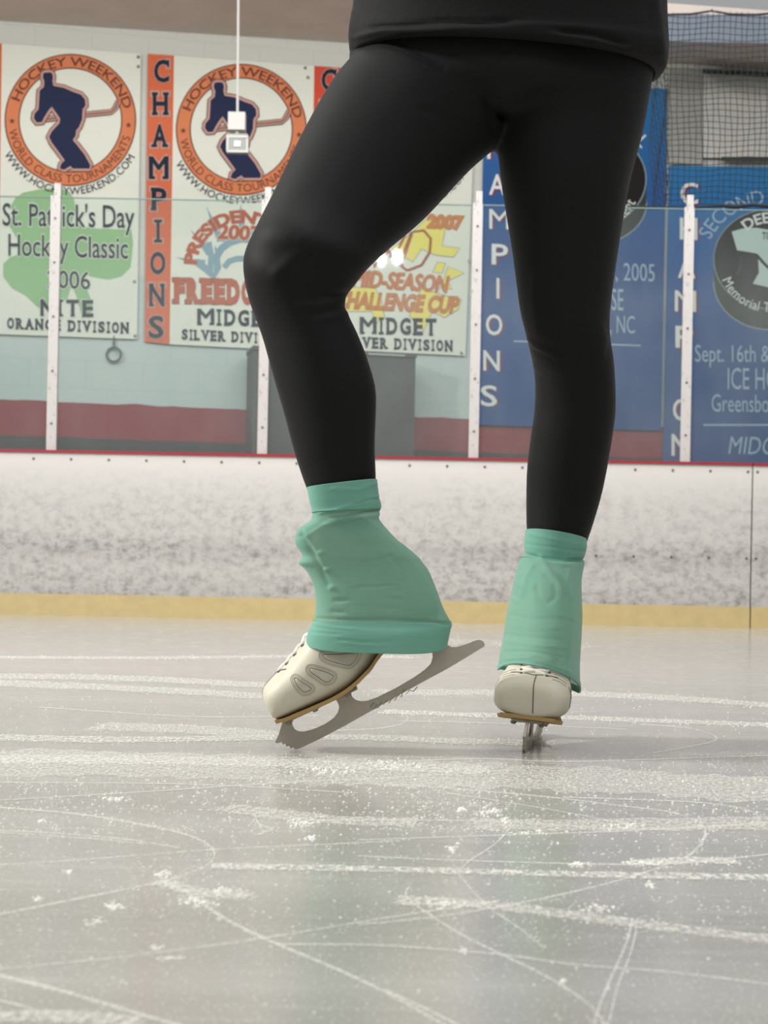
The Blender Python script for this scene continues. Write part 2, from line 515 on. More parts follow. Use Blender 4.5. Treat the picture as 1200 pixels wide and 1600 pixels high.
class Print:
    """flat printing on a sheet hung at the back wall"""
    def __init__(s, mb, base):
        s.mb, s.base = mb, base
    def put(s, V, Fc, material, layer):
        s.mb.add([WALL(x, y, s.base + 0.0022 * layer) for x, y in V], Fc, material)
    def poly(s, pts, material, layer):
        tri = tessellate_polygon([[Vector((x, y, 0)) for x, y in pts]])
        s.put(pts, [tuple(t) for t in tri], material, layer)
    def ell(s, cx, cy, rx, ry, material, layer, a0=0, a1=360, n=56):
        s.poly([(cx + rx * math.cos(math.radians(a0 + (a1 - a0) * k / n)), cy - ry * math.sin(math.radians(a0 + (a1 - a0) * k / n))) for k in range(n)], material, layer)
    def ring(s, cx, cy, rx, ry, qx, qy, material, layer, n=72):
        V, Fc = [], []
        for k in range(n):
            a = 2 * math.pi * k / n
            V += [(cx + rx * math.cos(a), cy + ry * math.sin(a)), (cx + qx * math.cos(a), cy + qy * math.sin(a))]
            j = (k + 1) % n
            Fc.append((2 * k, 2 * j, 2 * j + 1, 2 * k + 1))
        s.put(V, Fc, material, layer)
    def stroke(s, pts, wd, material, layer, closed=False):
        n = len(pts); V, Fc = [], []
        for i in range(n):
            a = pts[(i - 1) % n] if closed or i > 0 else pts[i]; b = pts[(i + 1) % n] if closed or i < n - 1 else pts[i]
            tx, ty = b[0] - a[0], b[1] - a[1]; L = math.hypot(tx, ty) or 1
            nx, ny = -ty / L * wd / 2, tx / L * wd / 2
            V += [(pts[i][0] + nx, pts[i][1] + ny), (pts[i][0] - nx, pts[i][1] - ny)]
        for i in range(n if closed else n - 1):
            j = (i + 1) % n; Fc.append((2 * i, 2 * j, 2 * j + 1, 2 * i + 1))
        s.put(V, Fc, material, layer)
    def line(s, t, x0, x1, yl, yr, h, material, layer, bold=0.0, shear=0.0, out=None, dx=0, dy=0):
        V, Fc = text_geo(t, bold); lo = min(x for x, y in V); hi = max(x for x, y in V)
        def mp(VV):
            r = []
            for x, y in VV:
                q = (x - lo) / (hi - lo); yy = y / CAP
                r.append((x0 + (x1 - x0) * q + shear * yy * h + dx, yl + (yr - yl) * q - yy * h + dy))
            return r
        if out:
            V2, F2 = text_geo(t, bold + out[1])
            if 'M' in t:
                for ex, ey in ((-1.5, 0), (1.5, 0), (0, -1.3), (0, 1.3)):
                    s.put([(x + ex, y + ey) for x, y in mp(V2)], F2, out[0], layer - 0.5 - 0.05 * (ex + 2 * ey))
                s.put([(x + 0.8, y) for x, y in mp(V)], Fc, material, layer + 0.1)
            else:
                s.put(mp(V2), F2, out[0], layer - 0.5)
        s.put(mp(V), Fc, material, layer)
    def arc(s, t, cx, cy, r, a0, a1, h, material, layer, bold=0.0, ry=1.0):
        V, Fc = text_geo(t, bold); lo = min(x for x, y in V); hi = max(x for x, y in V); top = a1 < a0
        o = []
        for x, y in V:
            a = math.radians(a0 + (a1 - a0) * (x - lo) / (hi - lo))
            rad = r + (y / CAP - 0.5) * h * (1 if top else -1)
            o.append((cx + rad * math.cos(a), cy - ry * rad * math.sin(a)))
        s.put(o, Fc, material, layer)
    def slab(s, t, x0, x1, yl, yr, h, material, layer, out=None, ow=2.0, sw=0.24, sh=0.15, wt=0.035, gap=0.22):
        wid = [CW.get(c, 0.9) for c in t]; tot = sum(wid) + gap * (len(t) - 1); k = (x1 - x0) / tot; x = x0
        for c, wd in zip(t, wid):
            w = wd * k
            if c != ' ':
                q = (x - x0) / (x1 - x0); yb = yl + (yr - yl) * q
                for mt, ex, ly, bd in (((out, ow, layer - 0.5, wt + 0.4 * ow / h),) if out else ()) + ((material, 0.0, layer, wt),):
                    V0, _ = text_geo(c, wt); V, Fc = text_geo(c, bd)
                    ax, bx = min(p[0] for p in V0), max(p[0] for p in V0); ay, by = min(p[1] for p in V0), max(p[1] for p in V0)
                    for kk, (mx_, my_) in enumerate((((-0.035 * h - ex, 0), (0.035 * h + ex, 0)) + (((0, -ex), (0, ex)) if ex else ())) if c == 'M' else ((0, 0),)):
                        fx = 0.42 if c == 'I' else 1.0
                        s.put([(x + w * (0.5 + fx * ((p[0] - ax) / (bx - ax) - 0.5)) + mx_, yb - h * (p[1] - ay) / (by - ay) + my_) for p in V], Fc, mt, ly + 0.03 * kk)
                    for f in SLAB.get(c, ()):
                        if f[0] == 'v':
                            r0 = (x + w - sw * h * 0.32, yb - h * 0.98, x + w, yb - h * 0.66)
                        else:
                            cx = x + w * {'0': 0.14, '1': 0.86, '5': 0.5}[f[1]]
                            if c in 'IT': cx = x + w * 0.5
                            hw = w * 0.5 if c == 'I' else sw * h * (0.5 if c != 'N' else 0.4)
                            r0 = (cx - hw, yb - h * sh, cx + hw, yb) if f[0] == 'b' else (cx - hw, yb - h, cx + hw, yb - h * (1 - sh))
                        r0 = (r0[0] - ex, r0[1] - ex, r0[2] + ex, r0[3] + ex)
                        s.put([(r0[0], r0[1]), (r0[2], r0[1]), (r0[2], r0[3]), (r0[0], r0[3])], [(0, 1, 2, 3)], mt, ly + 0.15)
            x += w + gap * k


# ------------------------------------------------------------------ the setting
YB = 9.78                    # face of the dasher boards
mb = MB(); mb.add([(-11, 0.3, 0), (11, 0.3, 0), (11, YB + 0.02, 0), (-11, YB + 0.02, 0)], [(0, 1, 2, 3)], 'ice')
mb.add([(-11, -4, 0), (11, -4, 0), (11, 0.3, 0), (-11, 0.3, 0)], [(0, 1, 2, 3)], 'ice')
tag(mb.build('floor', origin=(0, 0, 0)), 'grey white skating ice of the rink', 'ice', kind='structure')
mb = MB(); mb.box((-11, YB + 0.13, -0.06), (11, 16.5, 0.0), 'rubber_floor')
tag(mb.build('floor_walkway', origin=(0, 0, 0)), 'dark rubber floor between the boards and the wall', 'floor', kind='structure')


def wall_at(x):
    return (1 + 0.01719 * x) / 0.07734


# wall slab
mb = MB()
xl, xr = -10.0, 9.0
p = []
for zt in (0, 1):
    for x, d in ((xl, 0), (xr, 0), (xr, 0.25), (xl, 0.25)):
        p.append((x, wall_at(x) + d, 0.0 if zt == 0 else 4.9))
mb.add(p, [(3, 2, 1, 0), (4, 5, 6, 7), (0, 1, 5, 4), (1, 2, 6, 5), (2, 3, 7, 6), (3, 0, 4, 7)], 'painted_block')
tag(mb.build('wall_back', origin=(0, 0, 0)), 'pale blue block wall with a red band', 'wall', kind='structure')
# ceiling over the walkway, its edge on the wall from the left to the right
mb = MB()
a0, a1 = WALL(-1600, -69), WALL(2300, 179); fo = Vector((0.01719, -0.07734, 0)) / WN * 0.95
p = [(a0.x, a0.y, a0.z), (a1.x, a1.y, a1.z), (a1.x + fo.x, a1.y + fo.y, a1.z + 0.02), (a0.x + fo.x, a0.y + fo.y, a0.z + 0.02)]
mb.add([Vector(q) for q in p] + [Vector(q) + Vector((0, 0, 0.12)) for q in p],
       [(0, 1, 2, 3), (7, 6, 5, 4), (0, 4, 5, 1), (1, 5, 6, 2), (2, 6, 7, 3), (3, 7, 4, 0)], 'ceiling_brown')
tag(mb.build('ceiling', origin=(0, 0, 0)), 'low brown grey ceiling above the banners', 'ceiling', kind='structure')


def wall_box(mb, x0, y0, x1, y1, o0, o1, material, y2=None, y3=None):
    """a box on the wall from pixel corners; y2, y3 are the right end's rows"""
    y2 = y0 if y2 is None else y2; y3 = y1 if y3 is None else y3
    c = [(x0, y0), (x1, y2), (x1, y3), (x0, y1)]
    mb.add([WALL(x, y, o1) for x, y in c] + [WALL(x, y, o0) for x, y in c],
           [(0, 1, 2, 3), (7, 6, 5, 4), (0, 4, 5, 1), (1, 5, 6, 2), (2, 6, 7, 3), (3, 7, 4, 0)], material)


mb = MB(); wall_box(mb, 985, 20, 1500, 64, 0.85, 1.15, 'beam_slate', 30, 72)
tag(mb.build('ceiling_beam'), 'slate blue beam under the ceiling behind the net', 'beam', kind='structure')

mb = MB(); wall_box(mb, 1099, 112, 1420, 246, 0.004, 0.06, 'shutter_grey', 132, 250)
sh = tag(mb.build('roller_shutter'), 'pale grey shuttered opening high on the wall behind the net', 'shutter')
mb = MB(); wall_box(mb, 1098, 107, 1420, 114, 0.004, 0.12, 'bar_dark', 127, 134); mb.build('shutter_head', parent=sh, origin=None)
mb = MB(); wall_box(mb, 1128, 245, 1420, 250, 0.004, 0.12, 'bar_dark', 245, 250); mb.build('shutter_sill', parent=sh)
mb = MB(); wall_box(mb, 1046, 108, 1098, 256, 0.004, 0.04, 'wall_grey'); mb.build('shutter_side_panel', parent=sh)

# ------------------------------------------------------------------ dasher boards
BT = 0.955
xs_seam = uv(1174, 850)[0] * YB / F
screw = None


def board(x0, x1, label):
    global screw
    root = empty('dasher_board', ((x0 + x1) / 2, YB, 0), label, 'rink board', 'dasher boards along the rink')
    mb = MB(); mb.box((x0, YB, 0.118), (x1, YB + 0.03, BT), 'board_plastic'); mb.build('facing_panel', root)
    mb = MB(); mb.box((x0, YB - 0.008, 0.0), (x1, YB + 0.03, 0.125), 'kick_yellow'); tag(mb.build('kick_plate', root), 'worn yellow kick plate')
    mb = MB(); mb.box((x0, YB - 0.012, BT), (x1, YB + 0.13, BT + 0.016), 'cap_red'); tag(mb.build('cap_rail', root), 'thin red cap rail')
    mb = MB(); mb.box((x0 - 0.004, YB + 0.03, 0.0), (x1 + 0.004, YB + 0.12, BT), 'seam_dark'); mb.build('backing_frame', root)
    step = 0.221
    k0 = math.ceil((x0 + 0.02 - xs_seam) / step) if x0 < xs_seam else 0
    spots = []
    x = xs_seam - 0.028 if x0 < xs_seam else xs_seam + 0.028
    while x0 < x < x1 and -2.6 < x < 2.6:
        spots.append((x, BT - 0.036)); x += -step if x0 < xs_seam else step
    x = xs_seam - 0.028 if x0 < xs_seam else xs_seam + 0.028
    c = 0
    while x0 < x < x1 and c < 5:
        spots.append((x, 0.41)); x += -step if x0 < xs_seam else step; c += 1
    for x, z in spots:
        if screw is None:
            mb = MB(); mb.tube([(0, 0.004, 0), (0, -0.004, 0)], 0.0075, 'screw_dark', 10)
            o = mb.build('screw', root, origin=(0, 0, 0)); screw = o
        else:
            o = screw.copy(); COL.objects.link(o); o.parent = root
        o.location = Vector((x, YB, z)) - root.location


board(-9.5, xs_seam - 0.004, 'long scuffed white rink board with yellow kick plate, left of the dark vertical seam')
board(xs_seam + 0.004, 8.5, 'white rink board with yellow kick plate at far right, past the vertical seam')

# ------------------------------------------------------------------ posts and glass
YG = YB + 0.05
post_px = [80.5, 409.5, 739, 1069]
post_x = [uv(q, 715 + 0.0185 * q)[0] * YG / F for q in post_px]
post_x = [post_x[0] - (post_x[1] - post_x[0])] + post_x + [post_x[-1] + (post_x[-1] - post_x[-2])]
GT = 2.475
plabel = {1: 'white speckled glass post in front of the shamrock banner',
          2: 'white speckled glass post beside the bent knee and shin, before the dark cabinet',
          3: 'white speckled glass post between the two legs, left edge of the blue banner',
          4: 'white speckled glass post in front of the lettering of the puck banner at far right'}
bolt = None
for i, x in enumerate(post_x):
    if i in (0, 5): continue
    root = empty('glass_post', (x, YG, BT + 0.016), plabel[i], 'post', 'white posts holding the rink glass')
    mb = MB(); mb.box((x - 0.029, YG - 0.022, BT + 0.016), (x + 0.029, YG - 0.008, GT), 'post_white'); mb.build('front_strip', root)
    mb = MB(); mb.box((x - 0.012, YG - 0.008, BT + 0.016), (x + 0.026, YG + 0.03, GT + 0.075), 'post_white'); mb.build('rear_channel', root)
    for z in (1.13, 1.44, 1.76, 2.08, 2.34):
        if bolt is None:
            mb = MB(); mb.tube([(0, 0.003, 0), (0, -0.006, 0)], 0.0065, 'screw_dark', 10)
            o = mb.build('bolt', root, origin=(0, 0, 0)); bolt = o
        else:
            o = bolt.copy(); COL.objects.link(o); o.parent = root
        o.location = Vector((x, YG - 0.022, z)) - root.location
glabel = ['clear glass pane at far left, left of the first white post', 'clear glass pane in front of the shamrock banner and the hanging ring',
          'clear glass pane behind the bent leg, with two lamp glints', 'clear glass pane behind the straight leg, before the blue banner',
          'clear glass pane at far right, before the puck banner']
for i in range(5):
    x0, x1 = post_x[i] + 0.027, post_x[i + 1] - 0.013
    if i == 0: x0 = -7.5
    if i == 4: x1 = 6.5
    mb = MB(); mb.box((x0, YG - 0.004, BT + 0.016), (x1, YG + 0.006, GT - 0.01), 'rink_glass')
    o = tag(mb.build('rink_glass'), glabel[i], 'glass pane', 'rink glass above the boards')
    mb = MB(); mb.box((x0, YG - 0.005, GT - 0.01), (x1, YG + 0.007, GT - 0.004), 'glass_edge'); mb.build('polished_edge', o)

# ------------------------------------------------------------------ banners
BANNERS = []


def banner(quads, label):
    """quads: [(corner pixels TL TR BR BL, material)]: sheets sewn side by side"""
    mb = MB()
    for c, m_ in quads:
        nu, nv = 10, 16; V = []; Fc = []
        for j in range(nv + 1):
            for i in range(nu + 1):
                s_, t_ = i / nu, j / nv
                x = (c[0][0] * (1 - s_) + c[1][0] * s_) * (1 - t_) + (c[3][0] * (1 - s_) + c[2][0] * s_) * t_
                y = (c[0][1] * (1 - s_) + c[1][1] * s_) * (1 - t_) + (c[3][1] * (1 - s_) + c[2][1] * s_) * t_
                V.append((x, y))
        n = len(V)
        for j in range(nv):
            for i in range(nu):
                a = j * (nu + 1) + i; Fc.append((a, a + 1, a + nu + 2, a + nu + 1))
        mb.add([WALL(x, y, 0.026) for x, y in V] + [WALL(x, y, 0.018) for x, y in V], Fc + [tuple(n + q for q in reversed(f)) for f in Fc], m_)
    return mb, Print(mb, 0.0262)


def finish_banner(mb, label, groms):
    o = tag(mb.build('wall_banner', recalc=False), label, 'banner', 'championship banners on the wall')
    for x, y in groms:
        c = WALL(x, y, 0.027); k = MB(); pts = []
        nrm = (WALL(x, y, 0.05) - WALL(x, y, 0.02)).normalized(); ax = Vector((0, 0, 1)); bx = nrm.cross(ax)
        R = [[c + nrm * h + (ax * math.cos(t * math.pi / 6) + bx * math.sin(t * math.pi / 6)) * r for t in range(12)] for h, r in ((0, 0.013), (0.005, 0.013), (0.005, 0.006), (0.001, 0.006))]
        k.loft(R, 'grommet_metal', True, True); k.build('grommet', o)
    return o


PLAYER = [(365, 405), (378, 396), (425, 394), (442, 402), (450, 430), (445, 470), (455, 510), (540, 525), (620, 560), (690, 585), (725, 625), (730, 680), (705, 712), (700, 800), (672, 870), (650, 892), (645, 940), (620, 975), (650, 1010), (720, 1100), (770, 1190), (765, 1222), (620, 1222), (600, 1200), (545, 1232), (507, 1220), (520, 1180), (550, 1150), (500, 1080), (440, 1000), (415, 950), (440, 900), (505, 830), (510, 790), (440, 690), (428, 700), (400, 740), (375, 780), (355, 822), (310, 825), (285, 790), (290, 750), (325, 710), (330, 640), (335, 550), (370, 520), (375, 470), (362, 440)]


def emblem(pr, ox, oy, s, navy='ink_navy', ringm='ink_ring'):
    T = lambda x, y: (ox + (x / 5.45 - 110) * s, oy + (y / 5.45 + 40 - 187.5) * s)
    pr.ring(ox, oy, 104 * s, 104.5 * s, 80 * s, 81 * s, 'ink_brown', 1)
    pr.ring(ox, oy, 102 * s, 102.5 * s, 82 * s, 83 * s, ringm, 2)
    st = [T(*q) for q in ((370, 800), (520, 782), (720, 757), (950, 735), (985, 700), (1015, 640))]
    pr.stroke(st, 9.5 * s, 'ink_brown', 3); pr.stroke(st, 6.5 * s, 'ink_pink', 3.6); pr.stroke(st, 2.0 * s, 'ink_brown', 3.9)
    pl = [T(*q) for q in PLAYER]
    pr.stroke(pl, 10.5 * s, 'ink_brown', 4.3, True); pr.stroke(pl, 7.5 * s, 'ink_pink', 4.8, True); pr.poly(pl, navy, 5.4)
    pr.arc('HOCKEY WEEKEND', ox, oy, 92.5 * s, 160, 12, 14 * s, 'ink_brown', 3.2, 0.012)
    pr.arc('WORLD CLASS TOURNAMENTS', ox, oy, 92.5 * s, 189, 344, 12.5 * s, 'ink_brown', 3.2, 0.012)
    pr.arc('WWW.HOCKEYWEEKEND.COM', ox, oy, 112 * s, 207, 330, 11.5 * s, 'ink_dark', 3.2, 0.02)
    for a in (181, -5):
        cx, cy = ox + 92 * s * math.cos(math.radians(a)), oy - 92 * s * math.sin(math.radians(a))
        pr.poly([(cx + s * (5.2 if k % 2 == 0 else 2.1) * math.sin(k * math.pi / 5), cy - s * (5.2 if k % 2 == 0 else 2.1) * math.cos(k * math.pi / 5)) for k in range(10)], 'ink_brown', 3.2)


def column_letters(pr, spots, wd, h, material, out=None, plain=False, shadow=None):
    for c, x, y in spots:
        w = wd * ({'I': 0.17, 'M': 1.15} if plain else {'I': 0.5, 'M': 1.15}).get(c, 0.95)
        if plain:
            if shadow: pr.line(c, x - w / 2, x + w / 2, y + h / 2, y + h / 2 + 1, h, shadow, 1.2, 0.02, dx=3.2, dy=1.5)
            pr.line(c, x - w / 2, x + w / 2, y + h / 2, y + h / 2 + 1, h, material, 2.2, 0.012)
        else:
            pr.slab(c, x - w / 2, x + w / 2, y + h / 2, y + h / 2, h, material, 2.2, out, 2.6, wt=0.03, sw=0.26, sh=0.13)


# first: shamrock
mb, pr = banner([([(-44, 66), (3, 68), (-3, 522), (-50, 520)], 'vinyl_orange'), ([(3, 68), (220, 84), (214, 530), (-3, 522)], 'vinyl_white')], '')
column_letters(pr, [(c, -20 - k * 0.8, 100 + 49.5 * k) for k, c in enumerate('CHAMPIONS')], 24, 35, 'ink_dark', 'ink_pink')
emblem(pr, 110, 187.5, 0.99)
pr.poly([(20, 335), (17, 322), (24, 309), (36, 301), (60, 296), (90, 293), (108, 299), (116, 312), (118, 330), (112, 350), (150, 357), (205, 359), (208, 380), (204, 418), (190, 432), (170, 437), (145, 433), (128, 427), (135, 450), (145, 475), (141, 495), (128, 498), (122, 470), (112, 445), (105, 468), (80, 478), (60, 481), (40, 462), (18, 450), (5, 432), (5, 412), (16, 402), (32, 396), (26, 372), (14, 352)], 'ink_green', 0.7)
for t, x0, x1, yl, yr, h in (("St. Patrick's Day", 4, 210, 352, 356, 34), ('Hockey Classic', 13, 200, 399, 404, 33), ('2006', 74, 141, 449, 452, 27)):
    pr.line(t, x0, x1, yl, yr, h, 'ink_dark', 2.5, 0.012, out=('vinyl_white', 0.03))
pr.slab('NITE', 63, 146, 494, 496, 27, 'ink_dark', 2.5, 'vinyl_white', 1.2, wt=0.04)
pr.slab('ORANGE DIVISION', 11, 201, 514, 522, 18, 'ink_dark', 2.5, wt=0.05, sw=0.3, sh=0.18)
finish_banner(mb, 'white hockey banner with a green shamrock under an orange ring emblem', [(216, 89), (216, 104), (211, 525), (210, 440)])

# second: crown
mb, pr = banner([([(231, 84), (272, 87), (265, 538), (226, 534)], 'vinyl_orange'), ([(272, 87), (491, 103), (484, 549), (265, 538)], 'vinyl_white')], '')
column_letters(pr, [('C', 252.5, 111), ('H', 250.5, 162), ('A', 249.5, 212), ('M', 248, 262), ('P', 248.5, 311), ('I', 247, 361), ('O', 246.5, 411), ('N', 245, 461), ('S', 244, 511)], 25, 36, 'ink_dark', 'ink_pink')
emblem(pr, 377, 202.5, 0.985)
for a, b in (((345, 376), (322, 322)), ((328, 396), (297, 358)), ((320, 412), (274, 402)), ((378, 360), (376, 318)), ((410, 372), (432, 326))):
    dx, dy = b[0] - a[0], b[1] - a[1]; L = math.hypot(dx, dy); nx, ny = -dy / L * 6, dx / L * 6
    pr.poly([(a[0] + nx, a[1] + ny), b, (a[0] - nx, a[1] - ny)], 'ink_teal', 1)
pr.stroke([(306, 408), (322, 420), (334, 432), (340, 418), (338, 402), (346, 388), (360, 378), (378, 373), (400, 376)], 11, 'ink_teal', 1.4)
pr.stroke([(350, 418), (358, 408), (370, 404), (390, 404)], 9, 'ink_teal', 1.4)
pr.stroke([(326, 378), (330, 400), (328, 424)], 9, 'ink_teal', 1.2)
for k in range(7):
    a = math.radians(150 - k * 20); x, y = 378 + 46 * math.cos(a), 420 - 56 * math.sin(a)
    pr.poly([(x - 3, y), (x + 3, y), (x + 3 * math.cos(a), y - 9)], 'ink_teal', 1.6)
pr.arc("PRESIDENT'S", 377, 418, 80, 176, 42, 18, 'ink_orange', 2.5, 0.05)
pr.line('2007', 339, 408, 372, 376, 21, 'ink_orange', 2.8, 0.045, 0.12, out=('vinyl_white', 0.03))
pr.slab('FREEDOM', 272, 428, 474, 478, 40, 'ink_orange', 2.5, 'ink_brown', 1.0, wt=0.07, gap=0.12)
pr.slab('MIDGET', 309, 430, 508, 512, 26, 'ink_dark', 2.5, wt=0.045)
pr.slab('SILVER DIVISION', 284, 448, 531, 539, 17, 'ink_dark', 2.5, wt=0.05, sw=0.3, sh=0.18)
finish_banner(mb, 'white hockey banner with a teal crown under a ring emblem, behind the hanging white boxes', [(481, 121), (477, 106)])

# third: yellow burst
mb, pr = banner([([(491, 103), (536, 106), (528, 546), (484, 543)], 'vinyl_red'), ([(536, 106), (744, 121), (727, 556), (528, 546)], 'vinyl_white')], '')
column_letters(pr, [(c, 514 - k * 0.9, 125 + 49.5 * k) for k, c in enumerate('CHAMPIONS')], 25, 35, 'ink_dark', 'ink_pink')
emblem(pr, 631, 214, 0.965)
Z = lambda L: [(500 + x * 0.3375, 200 + y * 0.3375) for x, y in L]
for L in ([(330, 560), (430, 480), (495, 415), (580, 462), (566, 545), (648, 556), (618, 598), (530, 588), (470, 560), (430, 620)],
          [(545, 620), (582, 625), (565, 672), (520, 668)], [(592, 640), (668, 672), (592, 708), (612, 745), (560, 745)],
          [(60, 735), (255, 740), (285, 800), (300, 880), (255, 905), (240, 850), (120, 850)],
          [(470, 745), (560, 770), (655, 795), (640, 840), (575, 878), (520, 850), (480, 940), (415, 870), (420, 830)]):
    pr.poly(Z(L), 'ink_yellow', 1); pr.stroke(Z(L), 1.2, 'ink_line', 1.3, True)
for L, wd in (([(150, 700), (240, 560), (250, 640), (320, 560), (330, 600)], 9), ([(385, 640), (345, 600), (400, 480), (425, 490), (385, 610)], 5), ([(405, 660), (365, 632), (425, 482), (480, 474), (513, 512), (508, 575), (470, 635), (405, 660)], 5)):
    pr.stroke(Z(L), wd * 0.8, 'ink_brown', 1.8); pr.stroke(Z(L), wd * 0.5, 'ink_orange', 2.3)
pr.line('2007', 667, 723, 355, 358, 19, 'ink_gold', 2.5, 0.05, 0.1, out=('ink_orange', 0.03))
pr.line('MID-SEASON', 551, 697, 447, 457, 25, 'ink_gold', 2.8, 0.02, 0.2, out=('ink_orange', 0.035))
pr.line('CHALLENGE CUP', 524, 714, 480, 489, 24, 'ink_gold', 2.8, 0.02, 0.2, out=('ink_orange', 0.035))
pr.slab('MIDGET', 563, 682, 522, 525, 27, 'ink_dark', 2.5, wt=0.045)
pr.slab('SILVER DIVISION', 534, 707, 543, 550, 18, 'ink_dark', 2.5, wt=0.05, sw=0.3, sh=0.18)
finish_banner(mb, 'white hockey banner with a yellow starburst, seen between the two legs', [(721, 552), (733, 408)])

# fourth: blue, behind the straight leg
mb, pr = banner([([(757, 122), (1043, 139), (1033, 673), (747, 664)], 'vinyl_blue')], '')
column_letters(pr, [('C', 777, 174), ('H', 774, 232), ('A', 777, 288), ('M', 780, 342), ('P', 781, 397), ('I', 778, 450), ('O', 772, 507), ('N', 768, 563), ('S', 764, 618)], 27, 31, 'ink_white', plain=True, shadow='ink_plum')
pr.ell(922, 318, 89, 66, 'ink_line', 0.8); pr.ell(922, 318, 87, 64, 'ink_rim', 1.0)
pr.poly([(835, 275), (1010, 275), (1010, 318), (835, 318)], 'ink_rim', 1.1)
pr.ell(922, 280, 88.5, 76, 'ink_line', 1.3); pr.ell(922, 280, 86.5, 74, 'ink_black', 1.6)
pr.arc('Memorial Tournament', 922, 284, 70, 200, 336, 17, 'ink_white', 2.4, 0.02)
pr.arc('ANNUAL', 925, 290, 106, 108, 37, 19, 'ink_white', 2.4)
pr.line('5, 2005', 949, 1023, 437, 440, 27, 'ink_pale', 2.4)
pr.line('ICE HOUSE', 872, 974, 482, 485, 33, 'ink_pale', 2.4)
pr.line('Greensboro, NC', 850, 992, 518, 521, 27, 'ink_pale', 2.4)
pr.stroke([(803, 533), (1001, 540)], 2.4, 'ink_pale', 2.4)
finish_banner(mb, 'blue hockey banner mostly hidden behind the straight leg', [])

# fifth: blue, puck
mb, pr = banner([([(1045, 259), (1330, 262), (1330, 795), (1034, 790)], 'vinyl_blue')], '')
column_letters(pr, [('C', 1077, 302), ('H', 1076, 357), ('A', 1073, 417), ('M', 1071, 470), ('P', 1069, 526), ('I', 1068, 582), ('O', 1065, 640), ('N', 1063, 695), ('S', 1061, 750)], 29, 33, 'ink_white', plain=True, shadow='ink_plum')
pr.arc('SECOND ANNUAL', 1200, 420, 112, 153, 27, 22, 'ink_pale', 2.4)
pr.ell(1202, 440, 88, 76, 'ink_line', 0.8); pr.ell(1202, 440, 86, 74, 'ink_rim', 1.0)
pr.poly([(1115, 400), (1289, 400), (1289, 440), (1115, 440)], 'ink_rim', 1.1)
pr.ell(1202, 405, 87.5, 78, 'ink_line', 1.3); pr.ell(1202, 405, 86, 76.5, 'ink_black', 1.6)
ZZ = lambda L: [(1020 + x * 0.2125, 220 + y * 0.2125) for x, y in L]
pr.poly(ZZ([(580, 668), (660, 645), (760, 640), (860, 655), (1010, 690), (1120, 660), (1130, 800), (980, 850), (900, 960), (830, 900), (770, 830), (690, 815), (620, 805)]), 'ink_shirt', 2)
pr.poly(ZZ([(775, 870), (830, 930), (920, 1000), (960, 1090), (860, 1080), (735, 1050), (780, 970)]), 'ink_shirt', 2)
pr.stroke(ZZ([(640, 850), (650, 900), (620, 990), (640, 980)]), 3, 'ink_rim', 2)
pr.arc('DEEBS', 1202, 405, 65, 128, 66, 16, 'ink_white', 2.6, 0.02)
pr.line('TOP SHELF', 1191, 1240, 374, 374, 11, 'ink_dark', 2.6, 0.02)
pr.arc('Memorial Tournament', 1202, 408, 72, 202, 338, 15, 'ink_white', 2.6, 0.03)
pr.line('Sept. 16th & 17th', 1086, 1252, 565, 566, 26, 'ink_pale', 2.4)
pr.line('ICE HOUSE', 1137, 1258, 608, 609, 33, 'ink_pale', 2.4)
pr.line('Greensboro, NC', 1112, 1268, 643, 645, 27, 'ink_pale', 2.4)
pr.stroke([(1099, 664), (1300, 664)], 3, 'ink_pale', 2.4)
pr.line('MIDGET', 1138, 1242, 709, 711, 27, 'ink_pale', 2.4, 0.0, 0.15)
finish_banner(mb, 'blue hockey banner with a black puck emblem at far right', [])

# ------------------------------------------------------------------ things by the wall
# dark cabinet
c0 = WALL(380, 900, 0.10); c1 = WALL(627, 900, 0.10)
ax = (Vector((c1.x, c1.y, 0)) - Vector((c0.x, c0.y, 0))); wdt = ax.length; ax.normalize(); nrm = Vector((ax.y, -ax.x, 0))
topz = P(500, 545, WALL(500, 545, 0.45).y).z
base = Vector((c0.x, c0.y, 0))
M = Matrix((( ax.x, -nrm.x, 0, base.x), (ax.y, -nrm.y, 0, base.y), (0, 0, 1, 0), (0, 0, 0, 1)))
cab = empty('storage_cabinet', base + ax * wdt / 2, 'dark grey cabinet against the wall, half hidden by the bent leg', 'cabinet')
mb = MB(); mb.box((0.0, -0.34, 0.06), (wdt, 0.0, topz - 0.03), 'cabinet_dark', M); mb.build('body', cab)
mb = MB(); mb.box((-0.008, -0.355, topz - 0.03), (wdt + 0.008, 0.005, topz), 'cabinet_dark', M); mb.build('top_panel', cab)
mb = MB(); mb.box((wdt * 0.70, -0.362, topz - 0.028), (wdt * 0.93, -0.354, topz - 0.014), 'cabinet_edge', M); tag(mb.build('front_trim', cab), 'pale strip on the cabinet front')
mb = MB(); mb.box((0.02, -0.33, 0.0), (wdt - 0.02, -0.02, 0.06), 'cabinet_dark', M); mb.build('plinth', cab)

# hanging ring on the wall
rc = WALL(178, 554, 0.03)
mb = MB(); R = 0.053
mb.tube([rc + Vector((R * math.cos(k * math.pi / 16), 0, R * math.sin(k * math.pi / 16))) for k in range(33)], 0.0085, 'rope_dark', 8, False)
o = tag(mb.build('hanging_ring'), 'grey rope ring hanging on the wall below the shamrock banner', 'ring')
mb = MB(); mb.tube([rc + Vector((0, 0, R)), WALL(178, 532, 0.03), WALL(178, 520, 0.012)], 0.008, 'rope_dark', 8); mb.build('cord', o)

